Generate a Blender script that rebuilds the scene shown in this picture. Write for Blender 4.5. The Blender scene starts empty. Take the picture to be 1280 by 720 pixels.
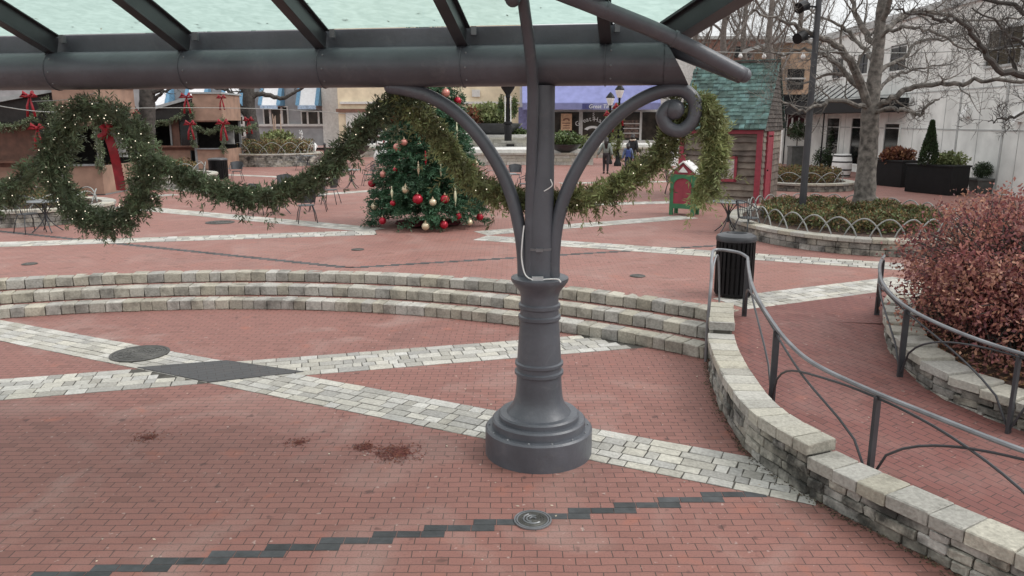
import bpy, bmesh, math, random
import numpy as np
from mathutils import Vector, Matrix
R = math.radians
rnd = random.Random(7)
npr = np.random.default_rng(11)
S = bpy.context.scene
COL = S.collection
# ------------------------------------------------------------------ camera maths (real places from sight lines)
F, PIT, H = 960.0, R(12.3), 3.05
ZU = 0.48                                   # upper plaza level
def ray(px, py):
    x = (px-640)/F; y = -(py-360)/F
    return (x, math.cos(PIT)+y*math.sin(PIT), -math.sin(PIT)+y*math.cos(PIT))
def G(px, py, z=0.0):
    r = ray(px, py); t = (z-H)/r[2]
    return Vector((r[0]*t, r[1]*t, z))
def at(px, py, Y):
    r = ray(px, py); t = Y/r[1]
    return Vector((r[0]*t, Y, H+r[2]*t))
COLC = Vector((0.25, 6.77, 0))
BU = Vector((math.cos(R(-10)), math.sin(R(-10)), 0))        # direction of the canopy beam
BN = Vector((BU.y, -BU.x, 0))                                # towards the camera
def bp(px, py, off=0.0):                                    # point on the beam's vertical plane (off metres nearer)
    o = COLC + BN*off; r = Vector(ray(px, py)); c = Vector((0, 0, H))
    t = (o-c).dot(BN)/r.dot(BN)
    return c + r*t
# ------------------------------------------------------------------ materials
MATS = {}
def mat(name, col, rough=0.6, metal=0.0, var=0.15, vs=6.0, bump=0.0, bs=30.0, tint=0.0, col2=None, spec=0.5, emit=0, trans=0, wear=None):
    if name in MATS: return MATS[name]
    m = bpy.data.materials.new(name); m.use_nodes = True
    nt = m.node_tree; N = nt.nodes; L = nt.links
    b = N['Principled BSDF']
    b.inputs['Roughness'].default_value = rough; b.inputs['Metallic'].default_value = metal
    b.inputs['Specular IOR Level'].default_value = spec
    tc = N.new('ShaderNodeTexCoord')
    n = N.new('ShaderNodeTexNoise'); n.inputs['Scale'].default_value = vs; n.inputs['Detail'].default_value = 5
    L.new(tc.outputs['Object'], n.inputs['Vector'])
    mp = N.new('ShaderNodeMapRange'); mp.inputs[1].default_value = .3; mp.inputs[2].default_value = .7
    L.new(n.outputs['Fac'], mp.inputs[0])
    mx = N.new('ShaderNodeMix'); mx.data_type = 'RGBA'
    c2 = col2 if col2 else tuple(c*(1-2*var) for c in col)
    c1 = col if col2 else tuple(min(1, c*(1+var)) for c in col)
    mx.inputs[6].default_value = (*c2, 1); mx.inputs[7].default_value = (*c1, 1)
    L.new(mp.outputs[0], mx.inputs[0])
    out = mx.outputs[2]
    if tint:
        a = N.new('ShaderNodeAttribute'); a.attribute_name = 'tint'
        r2 = N.new('ShaderNodeMapRange'); r2.inputs[3].default_value = 1-tint; r2.inputs[4].default_value = 1+tint
        L.new(a.outputs['Fac'], r2.inputs[0])
        hs = N.new('ShaderNodeHueSaturation'); L.new(out, hs.inputs['Color']); L.new(r2.outputs[0], hs.inputs['Value'])
        rh = N.new('ShaderNodeMapRange'); rh.inputs[3].default_value = .5-.05*tint; rh.inputs[4].default_value = .5+.05*tint
        L.new(a.outputs['Fac'], rh.inputs[0]); L.new(rh.outputs[0], hs.inputs['Hue'])
        out = hs.outputs['Color']
    if wear:                                  # scuffs, dust and rust freckles
        for sc, lo, hi, cw, am in wear:
            nw = N.new('ShaderNodeTexNoise'); nw.inputs['Scale'].default_value = sc; nw.inputs['Detail'].default_value = 8; nw.inputs['Roughness'].default_value = .7; nw.inputs['Distortion'].default_value = .5
            L.new(tc.outputs['Object'], nw.inputs['Vector'])
            rw = N.new('ShaderNodeMapRange'); rw.inputs[1].default_value = lo; rw.inputs[2].default_value = hi; rw.inputs[4].default_value = am; L.new(nw.outputs['Fac'], rw.inputs[0])
            mw = N.new('ShaderNodeMix'); mw.data_type = 'RGBA'; L.new(rw.outputs[0], mw.inputs[0]); L.new(out, mw.inputs[6]); mw.inputs[7].default_value = (*cw, 1); out = mw.outputs[2]
    L.new(out, b.inputs['Base Color'])
    if bump:
        n2 = N.new('ShaderNodeTexNoise'); n2.inputs['Scale'].default_value = bs; n2.inputs['Detail'].default_value = 6
        L.new(tc.outputs['Object'], n2.inputs['Vector'])
        bm_ = N.new('ShaderNodeBump'); bm_.inputs['Strength'].default_value = bump; bm_.inputs['Distance'].default_value = .02
        L.new(n2.outputs['Fac'], bm_.inputs['Height']); L.new(bm_.outputs['Normal'], b.inputs['Normal'])
    if emit:
        b.inputs['Emission Color'].default_value = (*col, 1); b.inputs['Emission Strength'].default_value = emit
    if trans:
        t = N.new('ShaderNodeBsdfTranslucent'); L.new(out, t.inputs['Color'])
        ms = N.new('ShaderNodeMixShader'); ms.inputs[0].default_value = trans
        L.new(b.outputs[0], ms.inputs[1]); L.new(t.outputs[0], ms.inputs[2])
        L.new(ms.outputs[0], N['Material Output'].inputs['Surface'])
    MATS[name] = m
    return m
def brick_mat(name, c1, c2, mortar, w=.2, h=.1, stain=1.0, rot=0.0):
    m = bpy.data.materials.new(name); m.use_nodes = True
    nt = m.node_tree; N = nt.nodes; L = nt.links; b = N['Principled BSDF']
    b.inputs['Roughness'].default_value = .72; b.inputs['Specular IOR Level'].default_value = .35
    tc = N.new('ShaderNodeTexCoord'); mpg = N.new('ShaderNodeMapping'); mpg.inputs['Rotation'].default_value[2] = rot
    L.new(tc.outputs['Object'], mpg.inputs['Vector'])
    # laid by hand: joints wander a little
    nw = N.new('ShaderNodeTexNoise'); nw.inputs['Scale'].default_value = 3.5; nw.inputs['Detail'].default_value = 2
    L.new(mpg.outputs[0], nw.inputs['Vector'])
    sub = N.new('ShaderNodeVectorMath'); sub.operation = 'SUBTRACT'; sub.inputs[1].default_value = (.5, .5, .5); L.new(nw.outputs['Color'], sub.inputs[0])
    scl = N.new('ShaderNodeVectorMath'); scl.operation = 'SCALE'; scl.inputs['Scale'].default_value = .03; L.new(sub.outputs[0], scl.inputs[0])
    add = N.new('ShaderNodeVectorMath'); L.new(mpg.outputs[0], add.inputs[0]); L.new(scl.outputs[0], add.inputs[1])
    br = N.new('ShaderNodeTexBrick'); br.inputs['Scale'].default_value = 1
    br.inputs['Brick Width'].default_value = w; br.inputs['Row Height'].default_value = h
    br.inputs['Mortar Size'].default_value = .0042; br.inputs['Mortar Smooth'].default_value = .3
    br.inputs['Color1'].default_value = (*c1, 1); br.inputs['Color2'].default_value = (*c2, 1); br.inputs['Mortar'].default_value = (*mortar, 1)
    L.new(add.outputs[0], br.inputs['Vector'])
    b2 = N.new('ShaderNodeTexBrick')
    for k in ('Scale', 'Brick Width', 'Row Height', 'Mortar Size', 'Mortar Smooth'): b2.inputs[k].default_value = br.inputs[k].default_value
    b2.inputs['Color1'].default_value = (0, 0, 0, 1); b2.inputs['Color2'].default_value = (1, 1, 1, 1); b2.inputs['Mortar'].default_value = (.5, .5, .5, 1); L.new(add.outputs[0], b2.inputs['Vector'])
    rp = N.new('ShaderNodeValToRGB'); rp.color_ramp.elements[0].position = 0; rp.color_ramp.elements[0].color = (.70, .70, .70, 1); rp.color_ramp.elements[1].position = 1; rp.color_ramp.elements[1].color = (1.22, 1.18, 1.16, 1)
    e = rp.color_ramp.elements.new(.12); e.color = (.93, .93, .93, 1); e = rp.color_ramp.elements.new(.9); e.color = (1.05, 1.05, 1.05, 1); L.new(b2.outputs['Color'], rp.inputs[0])
    mm = N.new('ShaderNodeMix'); mm.data_type = 'RGBA'; mm.blend_type = 'MULTIPLY'; mm.inputs[0].default_value = 1; L.new(br.outputs['Color'], mm.inputs[6]); L.new(rp.outputs[0], mm.inputs[7])
    out = mm.outputs[2]
    def layer(scale, lo, hi, colr, amt, det=6, dist=0):
        nonlocal out
        n = N.new('ShaderNodeTexNoise'); n.inputs['Scale'].default_value = scale; n.inputs['Detail'].default_value = det; n.inputs['Distortion'].default_value = dist
        L.new(tc.outputs['Object'], n.inputs['Vector'])
        r = N.new('ShaderNodeMapRange'); r.inputs[1].default_value = lo; r.inputs[2].default_value = hi; r.inputs[4].default_value = amt
        L.new(n.outputs['Fac'], r.inputs[0])
        mx = N.new('ShaderNodeMix'); mx.data_type = 'RGBA'; L.new(r.outputs[0], mx.inputs[0]); L.new(out, mx.inputs[6]); mx.inputs[7].default_value = (*colr, 1)
        out = mx.outputs[2]
    layer(.8, .50, .78, (.40, .31, .275), .42*stain, 10, 1.2)      # pale efflorescence in broad drifts
    layer(.9, .55, .8, (.10, .055, .05), .42*stain, 9, .8)        # dirt
    layer(70, .5, .75, (.11, .065, .055), .55, 3)
    layer(7, .66, .74, (.07, .04, .035), .7*stain, 2)
    layer(16, .68, .74, (.42, .33, .29), .6*stain, 2)                   # fine grit
    layer(2.6, .62, .78, (.36, .12, .075), .5*stain, 4, .3)      # fresher bricks
    L.new(out, b.inputs['Base Color'])
    nb = N.new('ShaderNodeTexNoise'); nb.inputs['Scale'].default_value = 60; L.new(tc.outputs['Object'], nb.inputs['Vector'])
    ma = N.new('ShaderNodeMath'); ma.operation = 'MULTIPLY_ADD'; ma.inputs[1].default_value = -1.0
    L.new(br.outputs['Fac'], ma.inputs[0]); 
    m2 = N.new('ShaderNodeMath'); m2.operation = 'MULTIPLY'; m2.inputs[1].default_value = .35; L.new(nb.outputs['Fac'], m2.inputs[0]); L.new(m2.outputs[0], ma.inputs[2])
    bu = N.new('ShaderNodeBump'); bu.inputs['Strength'].default_value = .5; bu.inputs['Distance'].default_value = .006
    L.new(ma.outputs[0], bu.inputs['Height']); L.new(bu.outputs[0], b.inputs['Normal'])
    MATS[name] = m
    return m
def stone_mat(name, col, dark, amt=.8, tint=.18, lo=.5, hi=.72, sc=5):
    m = bpy.data.materials.new(name); m.use_nodes = True
    nt = m.node_tree; N = nt.nodes; L = nt.links; b = N['Principled BSDF']
    b.inputs['Roughness'].default_value = .85; b.inputs['Specular IOR Level'].default_value = .25
    tc = N.new('ShaderNodeTexCoord')
    a = N.new('ShaderNodeAttribute'); a.attribute_name = 'tint'
    r2 = N.new('ShaderNodeMapRange'); r2.inputs[3].default_value = 1-tint; r2.inputs[4].default_value = 1+tint; L.new(a.outputs['Fac'], r2.inputs[0])
    n0 = N.new('ShaderNodeTexNoise'); n0.inputs['Scale'].default_value = 35; n0.inputs['Detail'].default_value = 6; L.new(tc.outputs['Object'], n0.inputs['Vector'])
    r0 = N.new('ShaderNodeMapRange'); r0.inputs[1].default_value = .3; r0.inputs[2].default_value = .7; r0.inputs[3].default_value = .8; r0.inputs[4].default_value = 1.15; L.new(n0.outputs['Fac'], r0.inputs[0])
    mu = N.new('ShaderNodeMath'); mu.operation = 'MULTIPLY'; L.new(r2.outputs[0], mu.inputs[0]); L.new(r0.outputs[0], mu.inputs[1])
    hs = N.new('ShaderNodeHueSaturation'); hs.inputs['Color'].default_value = (*col, 1); L.new(mu.outputs[0], hs.inputs['Value'])
    rh = N.new('ShaderNodeMapRange'); rh.inputs[3].default_value = .6; rh.inputs[4].default_value = 1.3
    n9 = N.new('ShaderNodeMath'); n9.operation = 'FRACT'; m9 = N.new('ShaderNodeMath'); m9.operation = 'MULTIPLY'; m9.inputs[1].default_value = 7.3
    L.new(a.outputs['Fac'], m9.inputs[0]); L.new(m9.outputs[0], n9.inputs[0]); L.new(n9.outputs[0], rh.inputs[0]); L.new(rh.outputs[0], hs.inputs['Saturation'])
    n = N.new('ShaderNodeTexNoise'); n.inputs['Scale'].default_value = sc; n.inputs['Detail'].default_value = 9; n.inputs['Roughness'].default_value = .65
    L.new(tc.outputs['Object'], n.inputs['Vector'])
    r = N.new('ShaderNodeMapRange'); r.inputs[1].default_value = lo; r.inputs[2].default_value = hi; r.inputs[4].default_value = amt; L.new(n.outputs['Fac'], r.inputs[0])
    mx = N.new('ShaderNodeMix'); mx.data_type = 'RGBA'; L.new(r.outputs[0], mx.inputs[0]); L.new(hs.outputs[0], mx.inputs[6]); mx.inputs[7].default_value = (*dark, 1)
    L.new(mx.outputs[2], b.inputs['Base Color'])
    bu = N.new('ShaderNodeBump'); bu.inputs['Strength'].default_value = .6; bu.inputs['Distance'].default_value = .015
    L.new(n0.outputs['Fac'], bu.inputs['Height']); L.new(bu.outputs[0], b.inputs['Normal'])
    MATS[name] = m
    return m
BRICK = brick_mat('brick_paving', (.275, .128, .105), (.215, .100, .084), (.058, .040, .034), w=.18, h=.09)
BRICKU = brick_mat('brick_paving_upper', (.30, .148, .120), (.255, .122, .102), (.11, .068, .057), w=.18, h=.09, stain=.7)
BRICKR = brick_mat('brick_paving_ramp', (.20, .078, .066), (.155, .062, .055), (.045, .028, .026), w=.18, h=.09, stain=.5, rot=R(60))
COBB = stone_mat('pale_paver', (.40, .385, .345), (.22, .21, .185), .5, .26, .48, .75, 4)
COPE = stone_mat('coping_stone', (.40, .38, .325), (.11, .105, .09), .75, .16, .53, .78, 5)
WALLS = stone_mat('wall_stone', (.33, .315, .275), (.034, .034, .031), .94, .36, .41, .63, 3.2)
JOINT = mat('joint_sand', (.07, .065, .055), .95, var=.3)
SLATE = mat('slate_paver', (.048, .051, .053), .7, var=.2, vs=9, tint=.35, bump=.2)
METAL = mat('painted_grey_metal', (.088, .094, .108), .40, var=.16, vs=2.2, bump=.12, bs=30, wear=[(5, .56, .75, (.15, .15, .155), .5), (2.2, .55, .8, (.045, .045, .05), .6), (38, .70, .76, (.16, .085, .05), .8), (24, .69, .75, (.30, .30, .29), .8), (1.3, .6, .8, (.13, .12, .11), .5)])
METALD = mat('dark_grey_metal', (.042, .044, .049), .4, var=.15, vs=3, wear=[(6, .58, .8, (.085, .08, .078), .5), (40, .70, .76, (.10, .055, .035), .6)])
METALL = mat('galvanised_rail', (.20, .205, .215), .36, .3, var=.18, vs=5)
BLACK = mat('black_paint', (.006, .006, .007), .5, var=.2, spec=.25)
BLACKG = mat('black_awning_cloth', (.007, .007, .008), .9, var=.2)
IRON = mat('cast_iron', (.085, .082, .074), .55, .4, var=.25, bump=.3, bs=40)
WHITE = mat('white_paint', (.72, .72, .70), .5, var=.04)
CHAIRM = mat('chair_metal', (.055, .06, .066), .45, .2, var=.2)
CHAIRP = mat('faded_chair_metal', (.24, .17, .16), .5, .1, var=.2)
TABLEM = mat('table_metal', (.15, .165, .17), .35, .2, var=.12)
EDGING = mat('edging_metal', (.27, .275, .26), .55, var=.1)
NEEDLE = mat('garland_needles', (.135, .168, .092), .65, var=.25, vs=3, tint=.6, trans=.2)
NEEDLEB = mat('cut_fir_needles', (.24, .255, .11), .65, var=.25, vs=3, tint=.6, trans=.25)
FIR = mat('fir_needles', (.045, .115, .055), .6, var=.25, vs=2, tint=.45, trans=.12)
LIGHTS = mat('fairy_bulb', (1.0, .88, .68), .3, emit=.9)
WIRE = mat('light_wire', (.03, .05, .03), .6)
RED = mat('red_ribbon', (.26, .005, .014), .6, var=.2, vs=12)
BAUR = mat('red_bauble_glass', (.36, .012, .03), .16, .35, var=.05)
BAUG = mat('champagne_bauble_glass', (.62, .52, .36), .2, .4, var=.05)
BAUP = mat('rose_bauble_glass', (.52, .22, .18), .2, .4, var=.05)
SPIN = mat('pearl_spindle', (.70, .70, .48), .25, .3, var=.06)
CLOTHR = mat('red_cloth', (.13, .006, .012), .9, var=.3, vs=8, bump=.3)
BARK = mat('grey_bark', (.16, .145, .128), .9, var=.35, vs=9, bump=.7, bs=22)
BARKD = mat('dark_bark', (.060, .053, .047), .9, var=.3, vs=9)
BARKF = mat('far_bark', (.15, .13, .115), .9, var=.2)
MOSS = mat('mossy_bark', (.055, .058, .035), .95, var=.4, vs=7, bump=.7)
SOIL = mat('mulch_soil', (.085, .050, .036), .95, var=.4, vs=14, bump=.8, bs=26)
LEAFR = mat('dry_red_leaf', (.31, .102, .098), .62, var=.22, vs=2.2, col2=(.28, .135, .105), tint=.55, trans=.35)
LEAFT = mat('fallen_leaf', (.25, .13, .07), .75, var=.3, vs=4, tint=.5)
HEDGE = mat('hedge_leaf', (.125, .145, .055), .65, var=.3, vs=3, tint=.5, trans=.15)
HEDGEB = mat('brown_hedge_leaf', (.20, .125, .055), .75, var=.3, vs=3, tint=.45, trans=.15)
SHRUB = mat('shrub_leaf', (.10, .14, .045), .6, var=.3, vs=2, tint=.5, trans=.2)
SHRUBP = mat('pale_shrub_leaf', (.22, .25, .10), .65, var=.3, vs=2, tint=.45, trans=.2)
CONIF = mat('conifer_leaf', (.035, .062, .022), .7, var=.3, vs=3, tint=.45, trans=.1)
GRASSR = mat('russet_grass', (.20, .075, .04), .75, var=.3, vs=3, tint=.45, trans=.2)
def glass_green():
    m = bpy.data.materials.new('frosted_green_glass'); m.use_nodes = True
    nt = m.node_tree; N = nt.nodes; L = nt.links
    N.remove(N['Principled BSDF'])
    tc = N.new('ShaderNodeTexCoord')
    n = N.new('ShaderNodeTexNoise'); n.inputs['Scale'].default_value = 9; n.inputs['Detail'].default_value = 7; n.inputs['Distortion'].default_value = .8
    mpg = N.new('ShaderNodeMapping'); mpg.inputs['Scale'].default_value = (1, 2.2, 2.2); L.new(tc.outputs['Object'], mpg.inputs[0]); L.new(mpg.outputs[0], n.inputs['Vector'])
    rp = N.new('ShaderNodeValToRGB'); rp.color_ramp.elements[0].position = .35; rp.color_ramp.elements[1].position = .66
    rp.color_ramp.elements[0].color = (.345, .45, .41, 1); rp.color_ramp.elements[1].color = (.43, .545, .50, 1)
    L.new(n.outputs['Fac'], rp.inputs[0])
    t = N.new('ShaderNodeBsdfTranslucent'); L.new(rp.outputs[0], t.inputs[0])
    g = N.new('ShaderNodeBsdfGlossy'); g.inputs['Roughness'].default_value = .35; g.inputs['Color'].default_value = (.8, .9, .87, 1)
    tr = N.new('ShaderNodeBsdfTransparent'); tr.inputs[0].default_value = (.7, .9, .82, 1)
    a = N.new('ShaderNodeMixShader'); a.inputs[0].default_value = .10; L.new(t.outputs[0], a.inputs[1]); L.new(tr.outputs[0], a.inputs[2])
    b = N.new('ShaderNodeMixShader'); b.inputs[0].default_value = .08; L.new(a.outputs[0], b.inputs[1]); L.new(g.outputs[0], b.inputs[2])
    bu = N.new('ShaderNodeBump'); bu.inputs['Strength'].default_value = .4; L.new(n.outputs['Fac'], bu.inputs['Height']); L.new(bu.outputs[0], g.inputs['Normal'])
    L.new(b.outputs[0], N['Material Output'].inputs['Surface'])
    MATS['gg'] = m
    return m
GGLASS = glass_green()
PANE = mat('dark_window_glass', (.010, .011, .012), .08, var=.5, vs=1.5, spec=.4)
PANEB = mat('shop_window_glass', (.035, .028, .022), .15, var=.8, vs=1.2, spec=.25)
# ------------------------------------------------------------------ mesh builder
class MB:
    def __init__(s): s.v = []; s.f = []; s.t = []
    def quad(s, a, b, c, d, t=None):
        n = len(s.v); s.v += [tuple(a), tuple(b), tuple(c), tuple(d)]; s.f.append((n, n+1, n+2, n+3)); s.t.append(rnd.random() if t is None else t)
    def poly(s, pts, t=None):
        n = len(s.v); s.v += [tuple(p) for p in pts]; s.f.append(tuple(range(n, n+len(pts)))); s.t.append(.5 if t is None else t)
    def hexa(s, c, t=None):                   # 8 corners: bottom 4 ccw, top 4
        n = len(s.v); s.v += [tuple(p) for p in c]; t = rnd.random() if t is None else t
        for f in ((3, 2, 1, 0), (4, 5, 6, 7), (0, 1, 5, 4), (1, 2, 6, 5), (2, 3, 7, 6), (3, 0, 4, 7)):
            s.f.append(tuple(n+i for i in f)); s.t.append(t)
    def box(s, c, d, rz=0, t=None, M=None):
        hx, hy, hz = d[0]/2, d[1]/2, d[2]/2
        cs = [(-hx, -hy, -hz), (hx, -hy, -hz), (hx, hy, -hz), (-hx, hy, -hz), (-hx, -hy, hz), (hx, -hy, hz), (hx, hy, hz), (-hx, hy, hz)]
        m = M if M is not None else Matrix.Rotation(rz, 3, 'Z')
        c = Vector(c); s.hexa([c + m @ Vector(p) for p in cs], .5 if t is None else t)
    def bar(s, a, b, w, h, up=(0, 0, 1)):     # box beam from a to b
        a = Vector(a); b = Vector(b); d = (b-a); L = d.length; x = d.normalized(); u = Vector(up)
        y = u.cross(x); y.normalize(); z = x.cross(y)
        M = Matrix((x, y, z)).transposed(); s.box((a+b)/2, (L, w, h), M=M)
    def tube(s, pts, r, n=8, caps=True, t=.5):
        pts = [Vector(p) for p in pts]; k = len(pts)
        rr = r if isinstance(r, (list, tuple)) else [r]*k
        base = len(s.v); up = None
        for i, p in enumerate(pts):
            d = (pts[min(i+1, k-1)] - pts[max(i-1, 0)])
            if d.length < 1e-9: d = Vector((0, 0, 1))
            d.normalize()
            if up is None:
                up = Vector((0, 0, 1)) if abs(d.z) < .9 else Vector((1, 0, 0))
            x = (up - d*up.dot(d)); 
            if x.length < 1e-6: x = d.orthogonal()
            x.normalize(); y = d.cross(x); up = x
            for j in range(n):
                a = 2*math.pi*j/n
                s.v.append(tuple(p + (x*math.cos(a)+y*math.sin(a))*rr[i]))
        for i in range(k-1):
            for j in range(n):
                a = base+i*n+j; b = base+i*n+(j+1) % n
                s.f.append((a, b, b+n, a+n)); s.t.append(t)
        if caps:
            s.f.append(tuple(base+j for j in reversed(range(n)))); s.t.append(t)
            s.f.append(tuple(base+(k-1)*n+j for j in range(n))); s.t.append(t)
    def lathe(s, prof, c=(0, 0, 0), n=24, t=.5, capb=True, capt=True):
        base = len(s.v); k = len(prof)
        for r, z in prof:
            for j in range(n):
                a = 2*math.pi*j/n; s.v.append((c[0]+r*math.cos(a), c[1]+r*math.sin(a), c[2]+z))
        for i in range(k-1):
            for j in range(n):
                a = base+i*n+j; b = base+i*n+(j+1) % n
                s.f.append((a, b, b+n, a+n)); s.t.append(t)
        if capb: s.f.append(tuple(base+j for j in reversed(range(n)))); s.t.append(t)
        if capt: s.f.append(tuple(base+(k-1)*n+j for j in range(n))); s.t.append(t)
    def ball(s, c, r, n=12, m=8, sz=1.0, t=.5):
        prof = [(max(1e-4, r*math.sin(math.pi*i/m)), -r*sz*math.cos(math.pi*i/m)) for i in range(m+1)]
        s.lathe(prof, c, n, t, False, False)
    def blades(s, P, D, L, W, T, Nn=None):    # numpy: thin diamond leaves
        P = np.asarray(P, float); D = np.asarray(D, float); D /= (np.linalg.norm(D, axis=1)[:, None]+1e-9)
        k = len(P); q = npr.normal(size=(k, 3)) if Nn is None else np.asarray(Nn, float)
        sd = np.cross(D, q); sd /= (np.linalg.norm(sd, axis=1)[:, None]+1e-9)
        L = np.broadcast_to(L, (k,))[:, None]; W = np.broadcast_to(W, (k,))[:, None]
        v = np.stack([P, P+D*L*.45+sd*W, P+D*L, P+D*L*.45-sd*W], 1).reshape(-1, 3)
        if not hasattr(s, 'bl'): s.bl = []; s.bt = []
        s.bl.append(v); s.bt.append(np.broadcast_to(T, (k,)))
    def build(s, name, m, parent=None, smooth=False, local=False, bevel=0.0, seg=1, origin=True, jit=0.0):
        nv = len(s.v)
        if hasattr(s, 'bl'):
            V = np.concatenate(([np.array(s.v, float)] if nv else []) + s.bl)
            kb = (len(V)-nv)//4
            me = bpy.data.meshes.new(name)
            fl = [len(f) for f in s.f]; idx = [i for f in s.f for i in f]
            loops = np.concatenate([np.array(idx, int), nv+np.arange(kb*4)])
            tot = np.concatenate([np.array(fl, int), np.full(kb, 4, int)])
            st = np.concatenate([[0], np.cumsum(tot)[:-1]])
            T = np.concatenate([np.array(s.t, float)]+s.bt)
        else:
            V = np.array(s.v, float); me = bpy.data.meshes.new(name); T = np.array(s.t, float)
        off = np.zeros(3)
        if not local:
            if parent is not None:
                o = parent; off = np.array(wloc(o))
            elif origin:
                lo = V.min(0); hi = V.max(0); off = np.array([(lo[0]+hi[0])/2, (lo[1]+hi[1])/2, lo[2]])
        V = V-off
        pass
        if hasattr(s, 'bl'):
            me.vertices.add(len(V)); me.vertices.foreach_set('co', V.ravel())
            me.loops.add(len(loops)); me.loops.foreach_set('vertex_index', loops.astype(np.int32))
            me.polygons.add(len(tot)); me.polygons.foreach_set('loop_start', st.astype(np.int32)); me.update(calc_edges=True)
        else:
            me.from_pydata([tuple(p) for p in V], [], s.f); me.update()
        at_ = me.attributes.new('tint', 'FLOAT', 'FACE'); at_.data.foreach_set('value', T.astype(np.float32))
        if bevel:
            bm = bmesh.new(); bm.from_mesh(me)
            bmesh.ops.bevel(bm, geom=list(bm.edges), offset=bevel, segments=seg, affect='EDGES', profile=.6)
            if jit:
                for v_ in bm.verts: v_.co += Vector((rnd.gauss(0, jit), rnd.gauss(0, jit), rnd.gauss(0, jit)))
            bm.to_mesh(me); bm.free()
        me.materials.append(m)
        o = bpy.data.objects.new(name, me); COL.objects.link(o)
        if smooth:
            me.polygons.foreach_set('use_smooth', [True]*len(me.polygons))
            if smooth != 'all':
                try: me.set_sharp_from_angle(angle=R(38))
                except Exception: pass
        if parent is not None: o.parent = parent
        elif not local and origin: o.location = off
        return o
def wloc(o):
    p = Vector(o.location)
    while o.parent is not None:
        o = o.parent; p = p + Vector(o.location)
    return p
def tag(o, label, cat, group=None, kind=None):
    if label: o['label'] = label
    if cat: o['category'] = cat
    if group: o['group'] = group
    if kind: o['kind'] = kind
    return o
def thing(name, label, cat, loc=(0, 0, 0), group=None, rz=0):
    o = bpy.data.objects.new(name, None); COL.objects.link(o); o.location = loc; o.rotation_euler[2] = rz
    o.empty_display_size = .2
    return tag(o, label, cat, group)
def struct(o, kind='structure'): o['kind'] = kind; return o
def dup(src, loc, rz=None, label=None, group=None):
    r = src.copy(); COL.objects.link(r); r.location = loc
    if rz is not None: r.rotation_euler[2] = rz
    if label: r['label'] = label
    if group: r['group'] = group
    for ch in src.children:
        c = ch.copy(); COL.objects.link(c); c.parent = r
        for g in ch.children:
            d = g.copy(); COL.objects.link(d); d.parent = c
    return r
class Curve:                                  # smooth plan curve with arc length
    def __init__(s, pts, closed=False, n=24):
        P = [Vector((p[0], p[1], p[2] if len(p) > 2 else 0)) for p in pts]; k = len(P); o = []
        rng = range(k if closed else k-1)
        for i in rng:
            g = (lambda j: P[j % k]) if closed else (lambda j: P[max(0, min(k-1, j))])
            a, b, c, d = g(i-1), g(i), g(i+1), g(i+2)
            for q in range(n):
                t = q/n
                o.append(.5*((2*b)+(c-a)*t+(2*a-5*b+4*c-d)*t*t+(3*b-a-3*c+d)*t**3))
        o.append(P[0] if closed else P[-1])
        s.p = o; s.s = [0]
        for i in range(1, len(o)): s.s.append(s.s[-1]+(o[i]-o[i-1]).length)
        s.L = s.s[-1]
    def at(s, q):
        q = max(0, min(s.L-1e-6, q)); 
        import bisect
        i = max(0, min(len(s.p)-2, bisect.bisect_right(s.s, q)-1))
        t = (q-s.s[i])/max(1e-9, s.s[i+1]-s.s[i])
        return s.p[i].lerp(s.p[i+1], t)
    def tan(s, q):
        d = s.at(q+.03)-s.at(q-.03); d.normalize(); return d
    def off(s, q, o):                          # o>0 : right of travel
        d = s.tan(q); p = s.at(q)
        return Vector((p.x+d.y*o, p.y-d.x*o, p.z))
def smooth3(pts, n=8):
    return [p for p in Curve(pts, n=n).p]
def course(mb, cv, o0, o1, z0, z1, lmin, lmax, gap=.006, s0=0, s1=None, shift=0.0, zf=None, jo=0.006):
    s1 = cv.L if s1 is None else s1
    q = s0-shift*lmax
    while q < s1:
        l = rnd.uniform(lmin, lmax); a = max(q, s0)+gap/2; b = min(q+l, s1)-gap/2; q += l
        if b-a < .03: continue
        j = rnd.uniform(-jo, jo); zz = rnd.uniform(-.002, .002)
        za = zf((a+b)/2) if zf else 0
        c = [cv.off(a, o0+j), cv.off(b, o0+j), cv.off(b, o1), cv.off(a, o1)]
        lo = [Vector((p.x, p.y, z0+za)) for p in c]; hi = [Vector((p.x, p.y, z1+za+zz)) for p in c]
        mb.hexa(lo+hi)
def sheet(name, pts, z, m, kind='structure'):
    mb = MB(); mb.poly([(p[0], p[1], z) for p in pts])
    o = mb.build(name, m, local=True)
    if kind: o['kind'] = kind
    return o
def text_mesh(txt, size, name, m, M, parent, ext=.004, align='CENTER', shear=0):
    cu = bpy.data.curves.new('t', 'FONT'); cu.body = txt; cu.size = size; cu.extrude = ext; cu.align_x = align; cu.shear = shear
    to = bpy.data.objects.new('t', cu); COL.objects.link(to)
    dg = bpy.context.evaluated_depsgraph_get(); me = bpy.data.meshes.new_from_object(to.evaluated_get(dg))
    bpy.data.objects.remove(to)
    me.transform(M.to_4x4()); me.materials.clear(); me.materials.append(m)
    if parent is not None: me.transform(Matrix.Translation(-wloc(parent)))
    o = bpy.data.objects.new(name, me); COL.objects.link(o); o.parent = parent
    return o
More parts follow.
